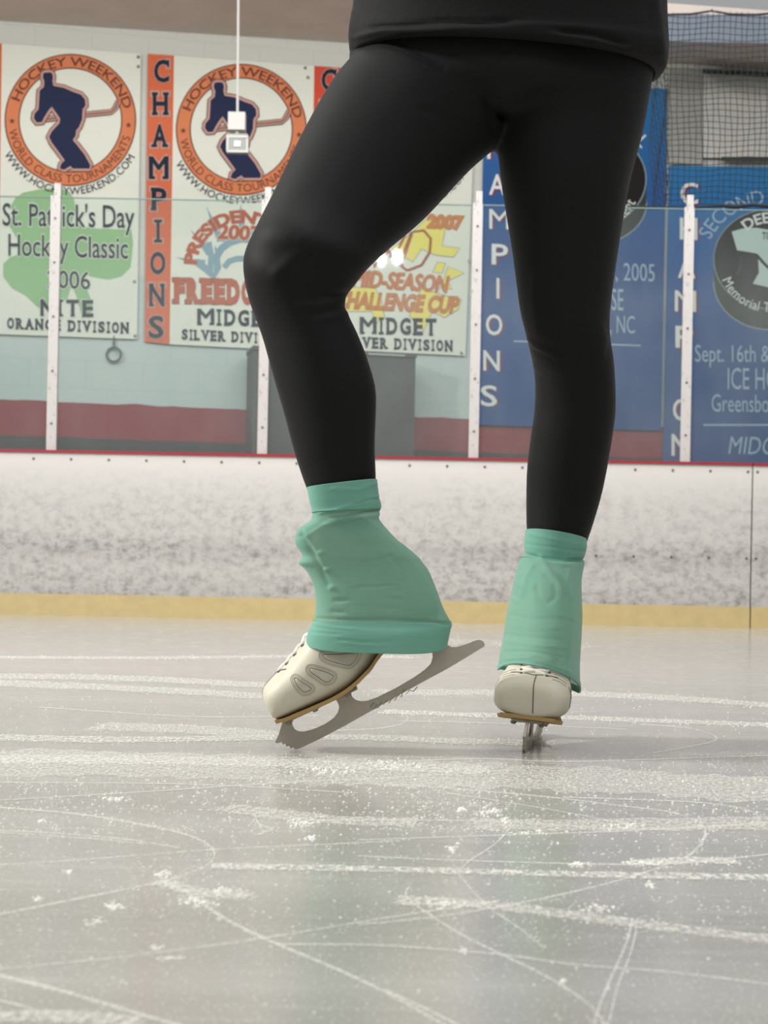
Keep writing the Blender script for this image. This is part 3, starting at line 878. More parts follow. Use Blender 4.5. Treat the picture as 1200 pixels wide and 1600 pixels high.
# hanging white boxes on a cord
YH = 11.4
tp = P(371, 53, YH); tz = a0.z + 0.02
hz_ = (tp.x - a0.x) / (a1.x - a0.x) * (a1.z - a0.z) + a0.z + 0.01
root = empty('hanging_sensor', (tp.x, YH, P(371, 238, YH).z), 'white and grey boxes hanging on a white cord before the ring emblem', 'sensor')
mb = MB(); q0 = P(371, 180, YH)
mb.tube([(tp.x, YH, hz_), (q0.x, YH, q0.z)], 0.009, 'white_plastic', 8); mb.build('cord', root)


def px_box(mb, x0, y0, x1, y1, Y, d, material, bev=0.0):
    a, b = P(x0, y1, Y), P(x1, y0, Y)
    mb.box((a.x, Y - d, a.z), (b.x, Y + d, b.z), material)


mb = MB(); px_box(mb, 357, 178, 384, 205, YH, 0.05, 'white_plastic'); mb.build('upper_box', root)
mb = MB(); px_box(mb, 368, 205, 373, 213, YH, 0.01, 'white_plastic'); mb.build('connector', root)
mb = MB(); px_box(mb, 354, 212, 388, 238, YH, 0.05, 'grey_plastic'); lo = tag(mb.build('lower_box', root), 'grey lower box')
for e in ((354, 212, 388, 215), (354, 235, 388, 238), (354, 215, 357.5, 235), (384.5, 215, 388, 235)):
    mb = MB(); px_box(mb, *e, YH - 0.05, 0.006, 'white_plastic'); mb.build('rim', lo)
mb = MB(); px_box(mb, 366, 221, 376, 229, YH - 0.05, 0.01, 'lens_white'); mb.build('lens', lo)

# ------------------------------------------------------------------ protective net above the glass
YN = YG + 0.075
nx0, nx1 = 1040, 1250
root = empty('safety_net', P(1130, 325, YN), 'black safety net hanging above the glass at upper right', 'net')
mb = MB()
rnd = random.Random(3)
def net_pt(px, py):
    return P(px + 1.6 * math.sin(py / 37 + px * 0.013) + 0.9 * math.sin(py / 13 + px), py + 1.8 * math.sin(px / 19.0 + py * 0.05), YN + 0.01 * math.sin(px / 23 + py / 60))
k = nx0
while k < nx1:
    mb.tube([net_pt(k, y) for y in range(20, 328, 11)], 0.0021, 'net_black', 4, False); k += 9.2
y = 26
while y < 326:
    mb.tube([net_pt(x, y) for x in range(nx0, nx1 + 8, 9)], 0.0021, 'net_black', 4, False); y += 9.2
tag(mb.build('mesh_netting', root, recalc=False), kind='stuff')
mb = MB()
for k in range(9):      # the gathered edge
    x = 1016 + 3.0 * k
    mb.tube([P(x + 3.5 * math.sin(y / 21 + k) + (y - 130) * 0.012, y, YN - 0.02 + 0.012 * math.sin(k * 2.1 + y / 30)) for y in range(20, 328, 7)], 0.002, 'net_black', 4, False)
for j in range(34):
    y = 24 + j * 9.0
    mb.tube([P(1016 + q * 4 + (y - 130) * 0.012, y + 4.5 * math.sin(q * 1.5 + j), YN - 0.02) for q in range(8)], 0.002, 'net_black', 4, False)
tag(mb.build('gathered_edge', root, recalc=False), kind='stuff')
mb = MB(); mb.tube([P(x, y, YN) for x, y in ((990, 22), (1030, 23), (1080, 22), (1112, 17), (1140, 22), (1180, 23), (1215, 20), (1260, 23))], 0.0065, 'cable_black', 8); mb.build('top_cable', root)
mb = MB(); mb.tube([P(x, y, YN) for x, y in ((985, 322), (1040, 325), (1090, 324), (1125, 321), (1150, 323), (1175, 320), (1200, 322), (1260, 322))], [0.006, 0.007, 0.006, 0.010, 0.014, 0.010, 0.013, 0.01], 'cable_black', 8); mb.build('bottom_cable', root)
mb = MB(); mb.tube([P(1108, 17, YN), P(1112, 13, YN), P(1117, 17, YN)], 0.008, 'grey_plastic', 8); mb.build('cable_clip', root)

# ------------------------------------------------------------------ the skater
person = empty('person', ICE(640, 1173), 'skater in black leggings and mint boot covers, one white skate on its toe pick', 'person')
YL = ICE(467, 1171).y
LL = [((566, 75), (795, 214), 2.37, .115), ((523, 123), (737, 262), 2.35, .11), ((476, 203), (666, 338), 2.31, .10), ((430, 297), (608, 388), 2.26, .088),
      ((401, 354), (574, 420), YL + .0, .078), ((382, 396), (556, 443), 2.205, .07), ((380.5, 428), (543, 460), 2.20, .066), ((389, 470), (539, 478), 2.205, .063),
      ((408, 522), (560, 524), YL + .0, .063), ((419, 560), (574, 560), YL, .063), ((431.5, 605), (587, 605), YL, .062), ((444.5, 650), (588, 642), YL, .058),
      ((459, 705), (586, 695), YL, .052), ((472, 745), (587.5, 735), YL, .046), ((483, 775), (588, 768), YL, .043), ((490, 800), (587, 800), YL, .04)]
RL = [((690, 100), (1022, 100), 2.38, .12), ((745, 160), (1013, 160), 2.38, .115), ((772, 207), (1003, 212), 2.38, .105), ((784, 290), (983, 290), 2.37, .095),
      ((800, 390), (966, 390), 2.365, .08), ((812, 480), (954, 478), 2.36, .068), ((820, 515), (953, 515), 2.36, .065), ((832, 565), (959, 568), 2.37, .064),
      ((836, 600), (961.5, 610), 2.38, .064), ((835, 640), (961, 650), 2.395, .064), ((829.5, 680), (954, 700), 2.405, .062), ((823.5, 730), (942, 765), 2.415, .056),
      ((822, 780), (929, 812), 2.42, .05), ((823, 830), (917, 848), 2.42, .046), ((827, 870), (906, 880), 2.42, .043)]
PV = [((655, 192), (980, 194), 2.375, .075), ((592, 155), (1006, 165), 2.37, .122), ((548, 105), (1021, 112), 2.375, .126), ((552, 50), (1022, 55), 2.38, .118),
      ((575, -60), (1005, -60), 2.38, .105), ((600, -200), (985, -200), 2.38, .10)]
mb = MB()
for rows in (LL, RL, PV):
    mb.loft(rows_to_rings(rows, 7, 56), 'legging_black')
raw = mb.build('leggings_raw', origin=(0, 0, 0))
rm = raw.modifiers.new('r', 'REMESH'); rm.mode = 'VOXEL'; rm.voxel_size = 0.0042
sm = raw.modifiers.new('s', 'SMOOTH'); sm.factor = 0.5; sm.iterations = 16
bpy.context.view_layer.update()
dg = bpy.context.evaluated_depsgraph_get()
me = bpy.data.meshes.new_from_object(raw.evaluated_get(dg)); me.name = 'leggings'
bpy.data.objects.remove(raw)
displace_front(me, (0, 0, 0), [
    ([(822, 528), (835, 541), (860, 553), (890, 558)], 4.5, .0022), ([(824, 536), (838, 549), (862, 561)], 3.0, -.0018), ([(833, 572), (855, 586), (890, 596)], 4.5, .0018), ([(835, 580), (857, 594)], 3, -.0012),
    ([(545, 470), (520, 472), (490, 480), (470, 476)], 5, .0025), ([(548, 478), (515, 487), (490, 492)], 4, -.002), ([(552, 456), (525, 462), (500, 460)], 4, -.002), ([(541, 490), (510, 497)], 5, .0018),
    ([(430, 430), (455, 405), (490, 392)], 10, .002), ([(772, 195), (762, 160), (766, 120), (790, 75)], 7, -.0018), ([(840, 520), (835, 470), (838, 430)], 8, .002),
    ([(770, 200), (720, 190), (660, 170)], 6, -.0015), ([(948, 505), (955, 530), (950, 555)], 5, -.0015)])
me.materials.clear(); me.materials.append(MATS['legging_black'])
for v_ in me.vertices: v_.co -= person.location
me.polygons.foreach_set('use_smooth', [True] * len(me.polygons))
leg = bpy.data.objects.new('leggings', me); COL.objects.link(leg); leg.parent = person; leg['_o'] = tuple(person.location)
tag(leg, 'close fitting black leggings')

# jacket, its hem turned under
JR = [((562, 60), (1015, 78), 2.375, .128, 16), ((556, 84), (1020, 116), 2.375, .135, 8), ((551, 87), (1027, 119), 2.375, .145, 6), ((546, 78), (1039, 108), 2.375, .152, 14),
      ((545, 58), (1043, 78), 2.375, .153, 26), ((546, 42), (1042.5, 55), 2.375, .15, 36), ((550, 18), (1041, 25), 2.375, .149, 44), ((555, -30), (1039, -30), 2.375, .149, 40),
      ((566, -160), (1030, -160), 2.375, .142, 20), ((590, -330), (1010, -330), 2.375, .125), ((640, -420), (960, -420), 2.375, .07)]
mb = MB(); mb.loft(rows_to_rings(JR, 8, 96, 0.92), 'jacket_black', False, True)
jk = mb.build('jacket', person, smooth=True)
displace_front(jk.data, Vector(jk['_o']), [
    ([(585, 42), (640, 38), (690, 33), (760, 36), (790, 32)], 5, -.004), ([(560, 58), (600, 46), (650, 48), (720, 46)], 5, .0035), ([(880, 48), (930, 53), (970, 66)], 5, -.005),
    ([(870, 56), (930, 64), (985, 80)], 5, .004), ([(560, 70), (620, 62), (700, 60)], 5, .003), ([(1015, 80), (1030, 95)], 6, -.003), ([(1025, 0), (1030, 40), (1035, 80)], 6, .003), ([(553, 20), (549, 60)], 5, .003)])
tag(jk, 'black jacket with a gathered hem')

# boot covers
LC = [((481.5, 763), (588, 750), YL, .0465), ((485, 783), (591, 774), YL, .0465), ((488.5, 797), (594.5, 790), YL, .046), ((488.5, 806), (593, 802), YL, .0455),
      ((484, 815), (593, 812), YL, .045), ((467, 827), (604, 826), YL, .044), ((462, 840), (619, 842), YL, .044), ((463, 852), (633, 853), YL, .043),
      ((473, 869), (652, 869), YL, .043), ((467, 880), (661, 880), YL, .042), ((476, 889), (668, 889), YL, .042), ((486, 904), (676, 906), YL, .043), ((493, 925), (684, 927), YL, .045),
      ((493.5, 950), (693, 951), YL, .047), ((490, 972), (704, 973), YL, .049, 2), ((483, 986), (702, 984), YL, .053, 6), ((479, 1003), (697, 1008), YL, .055, 13)]
RC = [((822.5, 828), (915, 844), 2.42, .050, -4), ((820.5, 848), (915, 856), 2.42, .0505, 3), ((821, 867), (911, 872), 2.42, .050, 4), ((812, 875), (912.5, 880), 2.412, .056, 0), ((804.5, 902), (908, 906), 2.40, .067),
      ((798.5, 932), (908, 938), 2.393, .079), ((792.5, 957), (908.5, 962), 2.388, .088), ((787, 995), (906.5, 1000), 2.383, .101, -2), ((782, 1022), (904, 1042), 2.38, .108, -12), ((778.5, 1047), (904.5, 1083), 2.378, .112, -27)]


def cover(rows, e, hemrow, feats, label, hemlabel):
    rr = rows_to_rings(rows, 12, 112, e)
    mb = MB(); mb.loft(rr, 'mint_knit', False, False)
    o = mb.build('boot_cover', person, smooth=True)
    displace_front(o.data, Vector(o['_o']), feats)
    tag(o, label)
    n = hemrow
    me_ = o.data; cnt = 112
    vs = [me_.vertices[i].co + Vector(o['_o']) for i in range(len(me_.vertices))]
    rings = [vs[k * cnt:(k + 1) * cnt] for k in range(len(rr))]
    nors = [me_.vertex_normals[i].vector.copy() for i in range(len(me_.vertices))]
    cen = sum(rings[-1], Vector()) / cnt
    outw = lambda p, d: p + ((p - Vector((cen.x, cen.y, p.z))).normalized() * d)
    for sel, nm in ((rings[-n:], 'hem_band'), (rings[:31], 'cuff_band')):
        outer = [[outw(p, 0.0012) for p in r] for r in sel]
        if nm == 'hem_band':
            outer = outer + [[outw(p, -0.0015) for p in sel[-1]]]
        else:
            outer = [[outw(p, -0.0015) for p in sel[0]]] + outer
            c2 = sum(rings[0], Vector()) / cnt
            f2 = lambda p, d: p + ((p - Vector((c2.x, c2.y, p.z))).normalized() * d)
            outer = [[f2(p, 0.0012) for p in r] for r in sel]
            outer = [[f2(p, -0.002) for p in sel[0]]] + outer + [[f2(p, -0.0005) for p in sel[-1]]]
        mb = MB(); mb.loft(outer, 'mint_hem', False, False)
        h = mb.build(nm, o, smooth=True)
        if nm == 'hem_band': tag(h, hemlabel)
    return o


cover(LC, 0.55, 27, [
    ([(588, 777), (560, 786), (530, 796), (500, 802)], 3.2, .0016), ([(594, 797), (570, 800), (545, 806), (520, 808)], 2.4, -.0030), ([(592, 804), (565, 807), (540, 813), (510, 820)], 3, .0022),
    ([(594, 778), (575, 781), (555, 788)], 2.2, -.0022), ([(585, 755), (560, 766), (520, 764)], 3, .001),
    ([(470, 838), (484, 855), (500, 885), (516, 915)], 5, -.0035), ([(478, 832), (495, 862), (508, 893), (520, 918)], 4, .002), ([(520, 812), (500, 825), (480, 838)], 4, .0018),
    ([(502, 863)], 3.4, .0042), ([(510.5, 890)], 3.4, .0042), ([(517, 918)], 3.8, .0040), ([(524, 938), (540, 938)], 3, -.0022), ([(520, 955), (534, 957)], 3.4, -.0022),
    ([(545, 960), (552, 918), (620, 914), (624, 925), (612, 955), (590, 968)], 2.2, -.0008), ([(550, 880), (580, 878), (610, 868)], 3, -.0012), ([(610, 868), (626, 890), (622, 925)], 2.4, -.0009),
    ([(562, 923)], 1.8, -.002), ([(580, 923)], 1.8, -.002), ([(597, 925)], 1.8, -.002), ([(614, 922)], 1.8, -.002), ([(578, 939)], 1.8, -.002), ([(560, 947)], 1.8, -.002),
    ([(492, 966), (540, 968), (600, 968), (660, 970), (700, 976)], 2.2, -.0016), ([(528, 999), (560, 1003), (590, 1004)], 1.6, -.0012), ([(530, 1003), (570, 1008)], 1.4, .0008), ([(490, 975), (520, 980), (560, 984)], 2.4, .0008), ([(488, 988), (530, 991)], 2.2, -.0009)],
    'pale mint knit cover over the lifted skate boot', 'doubled mint hem')
cover(RC, 0.9, 5, [
    ([(822, 866), (845, 872), (880, 876), (912, 874)], 2.6, -.0035), ([(822, 872), (850, 879), (890, 882)], 3, .002), ([(830, 835), (880, 846), (912, 852)], 3, .0008), ([(824, 850), (870, 856), (910, 862)], 2.4, -.0008),
    ([(845, 873), (858, 893), (872, 912), (884, 925)], 4.5, .0028), ([(832, 885), (822, 902), (816, 930)], 4, .002), ([(838, 915), (842, 935), (856, 944), (868, 932), (866, 908), (852, 900)], 3.2, -.0015), ([(834, 916)], 4, .002),
    ([(892, 885), (888, 910), (892, 935)], 4, .0015), ([(800, 960), (830, 968), (870, 966), (900, 972)], 2.4, -.0009), ([(796, 975), (835, 982), (880, 980)], 2.4, .0009), ([(792, 992), (830, 996), (880, 1000)], 2.4, -.0012),
    ([(790, 1002), (835, 1008), (885, 1012)], 2.6, .001), ([(786, 1018), (830, 1018), (880, 1028)], 2.4, -.0011), ([(784, 1030), (830, 1027), (890, 1050)], 2.4, .0009), ([(803, 905), (812, 915)], 3, .0015), ([(798, 932), (808, 940)], 3, .0015), ([(880, 960), (905, 975)], 3, .001)],
    'mint knit cover over the standing skate boot', 'doubled mint hem')


# ------------------------------------------------------------------ figure skates, in a frame of their own:
# x forward along the blade, y to the side, z up; the origin where the blade meets the ice behind the toe pick
OX, OY = 467.0, 1171.0
TH = math.radians(28.4); SCL = F / YL


def L2(px, py):
    dx, dy = px - OX, py - OY
    return (-(dx * math.cos(TH) - dy * math.sin(TH)) / SCL, (-dx * math.sin(TH) - dy * math.cos(TH)) / SCL)


ST = [  # x, bottom z, top z, half width
    (.0096, .058, .076, .022), (.0088, .052, .0825, .031), (.0065, .0485, .0885, .0375), (.001, .0462, .0940, .0437), (-.008, .0445, .098, .0478), (-.020, .0435, .102, .0505), (-.034, .042, .106, .0515),
    (-.050, .0405, .112, .052), (-.068, .039, .120, .050), (-.085, .039, .130, .047), (-.100, .0405, .135, .0445), (-.112, .043, .147, .0415), (-.122, .046, .166, .0395), (-.135, .050, .212, .0385),
    (-.150, .058, .240, .037), (-.175, .067, .243, .036), (-.200, .071, .240, .0355), (-.222, .071, .226, .034), (-.238, .070, .188, .029), (-.249, .073, .150, .020), (-.254, .085, .120, .010)]


def boot_rings(per=4, n=40):
    out = []
    for x, zb, zt, hw in catmull(ST, per):
        zc, b = (zt + zb) / 2, (zt - zb) / 2
        r = []
        for k in range(n):
            t = 2 * math.pi * k / n
            c, s = math.cos(t), math.sin(t)
            ee = 0.52 if s < 0 else 0.92
            yy = hw * sgnp(c, 0.85 if s < 0 else 0.95)
            zz = zc + b * sgnp(s, ee)
            if s < 0: yy *= 1 - 0.10 * (-s) ** 2
            k_ = min(1, max(0, (zz - .118) / .035))          # the shaft is round in plan
            q_ = 1 - ((x + .186) / .066) ** 2
            lim = max(.004, .037 * math.sqrt(max(0, q_)))
            if abs(yy) > lim: yy += k_ * (math.copysign(lim, yy) - yy)
            r.append(Vector((x, yy, zz)))
        out.append(r)
    return out


BL = [(441, 1131), (436, 1148), (430, 1161.5), (433, 1163), (440, 1161), (442, 1165), (446, 1163.5), (447, 1168), (452, 1167), (454, 1171), (458, 1169.5), (461, 1172), (467, 1171.5),
      (475, 1168), (500, 1156), (540, 1135), (600, 1101), (650, 1073), (700, 1046), (735, 1025), (756, 1012), (757.5, 1009), (755, 1004), (750, 1001.5), (744, 1002), (728, 1008.5), (713, 1013), (705, 1012.5), (699, 1009), (695, 1004),
      (671, 1013), (675, 1020), (676, 1029), (673, 1039), (664, 1048), (647, 1060), (620, 1076), (590, 1091), (573, 1097), (563, 1097.5), (555, 1095), (550, 1090), (547, 1080),
      (523, 1092), (528, 1100), (530, 1106), (528, 1115), (521, 1124), (508, 1133), (490, 1141), (475, 1145), (466, 1144.5), (460, 1141), (457, 1135), (456, 1127)]
PATCH = [[(574, 130), (600, 119), (700, 119), (855, 111), (868, 128), (858, 155), (815, 205), (790, 212), (740, 203), (660, 180), (605, 158)],
         [(468, 240), (490, 233), (600, 265), (655, 290), (668, 305), (655, 330), (625, 348), (590, 344), (530, 300), (480, 265)],
         [(342, 325), (360, 315), (400, 345), (478, 395), (484, 408), (470, 420), (438, 432), (410, 425), (375, 385)]]
PATCH = [[(400 + x * 0.18333, 1000 + y * 0.18333) for x, y in L] for L in PATCH]


def smooth_closed(pts, k=5):
    a = np.array(pts, float); n = len(a); out = []
    for i in range(n):
        p0, p1, p2, p3 = a[i - 1], a[i], a[(i + 1) % n], a[(i + 2) % n]
        for j in range(k):
            t = j / k
            out.append(tuple(0.5 * (2 * p1 + (p2 - p0) * t + (2 * p0 - 5 * p1 + 4 * p2 - p3) * t * t + (3 * p1 - p0 - 3 * p2 + p3) * t ** 3)))
    return out


def grow(pts, d):
    n = len(pts); out = []; cx = sum(p[0] for p in pts) / n; cy = sum(p[1] for p in pts) / n
    for i in range(n):
        a, b = pts[i - 1], pts[(i + 1) % n]; tx, ty = b[0] - a[0], b[1] - a[1]; L = math.hypot(tx, ty) or 1
        nx, ny = ty / L, -tx / L
        if nx * (pts[i][0] - cx) + ny * (pts[i][1] - cy) < 0: nx, ny = -nx, -ny
        out.append((pts[i][0] + nx * d, pts[i][1] + ny * d))
    return out


def skate(origin, fwd, up, label, bladelabel, creased=False):
    fwd = fwd.normalized(); up = (up - fwd * up.dot(fwd)).normalized(); lat = up.cross(fwd)
    M = Matrix(((fwd.x, lat.x, up.x, origin.x), (fwd.y, lat.y, up.y, origin.y), (fwd.z, lat.z, up.z, origin.z), (0, 0, 0, 1)))
    W = lambda p: M @ Vector(p)
    R = boot_rings()
    mb = MB(); mb.loft([[W(p) for p in r] for r in R], 'boot_leather')
    sk = mb.build('figure_skate', person, smooth=True); tag(sk, label)
    # boot surface for what lies on it
    bm = bmesh.new(); vs = [[bm.verts.new(p) for p in r] for r in R]
    n = len(R[0])
    for i in range(len(R) - 1):
        for j in range(n): bm.faces.new((vs[i][j], vs[i][(j + 1) % n], vs[i + 1][(j + 1) % n], vs[i + 1][j]))
    bm.faces.new(vs[0]); tree = BVHTree.FromBMesh(bm); bm.free()
    def side_pt(x, z, s, lift):
        h = tree.ray_cast(Vector((x, s * 0.2, z)), Vector((0, -s, 0)))
        if h[0] is None: return None
        return h[0] + Vector((0, s * lift, 0))
    def top_pt(x, y, lift):
        h = tree.ray_cast(Vector((x, y, 0.4)), Vector((0, 0, -1)))
        return None if h[0] is None else h[0] + h[1].normalized() * (lift if h[1].z > 0 else -lift)
    def front_pt(y, z, lift):
        h = tree.ray_cast(Vector((0.2, y, z)), Vector((-1, 0, 0)))
        return None if h[0] is None else h[0] + Vector((lift, 0, 0))
    def ribbon(mb, pts, r, material):
        pts = [p for p in pts if p is not None]
        if len(pts) > 1: mb.tube([W(p) for p in pts], r, material, 6)
    # outsole with the arch, and heel
    rows = [(x, min(zb, .0475) if x > -.02 else zb, hw) for x, zb, zt, hw in catmull(ST, 3) if -.252 < x < .0082]
    rings = []
    for x, zb, hw in rows:
        h2 = max(hw * 0.84, 0.0355) if x > -.02 else hw * 0.84
        rings.append([W((x, -h2, zb - .0036)), W((x, h2, zb - .0036)), W((x, h2 + .001, zb + .0015)), W((x, -h2 - .001, zb + .0015))])
    mb = MB(); mb.loft(rings, 'sole_gold'); tag(mb.build('outsole', sk), 'gold leather outsole')
    mb = MB(); rg = []
    for k in range(8):
        q = k / 7; z = .0365 + (.070 - .0365) * q; xa = -.206 + .006 * (1 - q) ; xb = -.245; h2 = .027 + .004 * q
        rg.append([W((xa, -h2, z)), W((xa, h2, z)), W((xa - .03, h2, z)), W((xb + .008, h2 * 0.8, z)), W((xb, h2 * 0.35, z)), W((xb, -h2 * 0.35, z)), W((xb + .008, -h2 * 0.8, z)), W((xa - .03, -h2, z))])
    mb.loft(rg, 'sole_gold'); mb.build('heel', sk)
    # blade
    outl = [L2(*q) for q in BL]
    mb = MB(); mb.prism([W((x, -.002, z)) for x, z in outl], lat * .004, 'blade_steel')
    bl = mb.build('blade', sk); tag(bl, bladelabel)
    for (xa, za, xb_, zb_), h2 in (((.000, .0405, -.106, .0345), .026), ((-.203, .035, -.243, .0345), .022)):
        mb = MB(); n_ = 10; rr_ = []
        for k in range(n_):
            q = k / (n_ - 1); x = xa + (xb_ - xa) * q; z = za + (zb_ - za) * q; hh = h2 * (0.55 + 0.45 * math.sin(math.pi * (0.12 + 0.76 * q)))
            rr_.append([W((x, -hh, z - .002)), W((x, hh, z - .002)), W((x, hh, z + .0015)), W((x, -hh, z + .0015))])
        mb.loft(rr_, 'plate_steel'); mb.build('mounting_plate', sk)
    for x, y, z in ((-.006, .019, .038), (-.006, -.019, .038), (-.045, .021, .0365), (-.045, -.021, .0365), (-.092, .018, .0335), (-.092, -.018, .0335)):
        mb = MB(); mb.tube([W((x, y, z)), W((x, y, z - .0035))], [.0045, .003], 'plate_steel', 10); mb.build('plate_screw', sk)
    # engraved script on the runner, each side
    base = [(578, 1108), (583, 1100), (589, 1103), (582, 1110), (591, 1107), (596, 1098), (599, 1103), (604, 1096), (608, 1100), (613, 1092), (617, 1096), (622, 1087), (627, 1091), (631, 1078), (634, 1087), (640, 1080), (646, 1082), (652, 1075)]
    for s_ in (-1, 1):
        mb = MB(); mb.tube([W((L2(*q)[0], s_ * .00205, L2(*q)[1])) for q in base], .0005, 'engraved', 5); mb.build('engraving', sk)
    # stitched panels on both sides
    for s_ in (-1, 1):
        for L in PATCH:
            sc_ = smooth_closed(L, 4)
            pts2 = [L2(*q) for q in sc_]
            cx = sum(p[0] for p in pts2) / len(pts2); cz = sum(p[1] for p in pts2) / len(pts2)
            vv, ff = [], []; nr = 7; m_ = len(pts2); ok = True
            for k in range(nr + 1):
                q = k / nr
                for (x, z) in pts2:
                    p_ = side_pt(cx + (x - cx) * q, cz + (z - cz) * q, s_, .0006 if k < nr else -.0006)
                    if p_ is None: ok = False; p_ = Vector((x, s_ * .045, z))
                    vv.append(W(p_))
            for k in range(nr):
                for j in range(m_): ff.append((k * m_ + j, k * m_ + (j + 1) % m_, (k + 1) * m_ + (j + 1) % m_, (k + 1) * m_ + j))
            if not ok: continue
            mb = MB(); mb.add(vv, ff, 'boot_patch'); tag(mb.build('panel_inset', sk, smooth=True), 'grey perforated inset')
            mb = MB()
            for d, rad in ((0.3, .00055), (3.4, .0003), (5.6, .0003)):
                gp = grow(sc_, d); ribbon(mb, [side_pt(*L2(*q), s_, .0001) for q in gp + gp[:1]], rad, 'stitch')
            mb.build('stitching', sk)
    # centre seam down the toe
    mb = MB()
    ribbon(mb, [top_pt(x, .0035, .0001) for x in (-.021, -.016, -.011, -.006, -.001)] + [front_pt(.0035 + .0004 * k, z, .0001) for k, z in enumerate((.090, .086, .082, .077, .072, .067, .062, .057, .053))], .00085, 'seam_line')
    mb.build('toe_seam', sk)
    # vamp edge, tongue hollow and lace rows
    mb = MB(); ribbon(mb, [top_pt(-.020 - .9 * abs(y) ** 1.15, y, .0002) for y in np.linspace(-.032, .032, 17)], .0010, 'seam_line'); mb.build('vamp_edge', sk)
    rowsx = (-.023, -.037, -.052, -.067, -.082)
    for k, x in enumerate(rowsx):
        for s_ in (-1, 1):
            yw = .0165 + .0015 * k
            mb = MB(); pa = top_pt(x - .004, s_ * yw, .0006)
            if pa is None: continue
            mb.tube([W(pa + Vector((0, 0, -.0015))), W(pa + Vector((0, s_ * .0006, .0012)))], .0030, 'eyelet_dark', 12); mb.build('eyelet', sk)
            if k < len(rowsx) - 1:
                xb = rowsx[k + 1]
                ln = []
                for q in np.linspace(0, 1, 9):
                    xx = x - .004 + (xb - x) * q; y_ = s_ * (yw - q * 2 * yw)
                    pt = top_pt(xx, y_, .0022 + .0075 * math.sin(math.pi * q) + (.001 if s_ > 0 else 0))
                    if pt is not None: ln.append(pt)
                mb = MB(); ribbon(mb, ln, .0035, 'lace_white'); mb.build('lace', sk, smooth=True)
    # creases on the toe sides
    for s_ in ((-1, 1) if creased else ()):
        mb = MB()
        for dx in (0, -.010, -.020):
            ribbon(mb, [top_pt(-.022 + dx - .010 * q, s_ * (.026 + .018 * q), .0001) for q in np.linspace(0, 1, 8)], .0006, 'stitch')
        mb.build('crease', sk)
    return sk


# lifted skate: the blade leans on its toe pick, heel up, in a plane across the view
oL = ICE(OX, OY); th = TH + ROLL
skate(oL + Vector((0, 0, .0015)), Vector((-math.cos(th), 0.0, -math.sin(th))), Vector((-math.sin(th), 0, math.cos(th))), 'cream white figure skate tipped onto its toe pick', 'brushed steel blade, heel end raised')
# standing skate: pointing towards the viewer, leaning outwards
oR = ICE(818.5, 1175); ya = math.radians(10.0); ro = math.radians(5.4)
fw = Vector((-math.sin(ya), -math.cos(ya), 0)); rt = Vector((math.cos(ya), -math.sin(ya), 0))
skate(oR + Vector((0, 0, .0008)), fw, Vector((0, 0, 1)) * math.cos(ro) + rt * math.sin(ro), 'cream white figure skate standing toe first', 'steel blade seen end on', True)

# ------------------------------------------------------------------ marks and snow on the ice
RB = random.Random(11)
zlift = [0.0002]


def ice_ribbon(mb, pts, wpx, material, sub=8):
    a = catmull(pts, sub); V = []; Fc = []
    zlift[0] += 0.00001
    for i in range(len(a)):
        p0, p1 = a[max(i - 1, 0)], a[min(i + 1, len(a) - 1)]
        A, B = ICE(*p0), ICE(*p1); t = (B - A).normalized(); nn = Vector((-t.y, t.x, 0))
        c = ICE(*a[i])
        # width in metres from the wanted width in rows at this place
        dpy = (ICE(a[i][0], a[i][1] - 0.5) - ICE(a[i][0], a[i][1] + 0.5)).length
        dpx = c.y / F
        wm = 0.5 * wpx * math.hypot(nn.x * dpx, nn.y * dpy)
        wm *= 0.8 + 0.4 * RB.random()
        for s_ in (-1, 1):
            q = c + nn * (s_ * wm); V.append((q.x, q.y, zlift[0]))
    for i in range(len(a) - 1): Fc.append((2 * i, 2 * i + 1, 2 * i + 3, 2 * i + 2))
    mb.add(V, Fc, material)


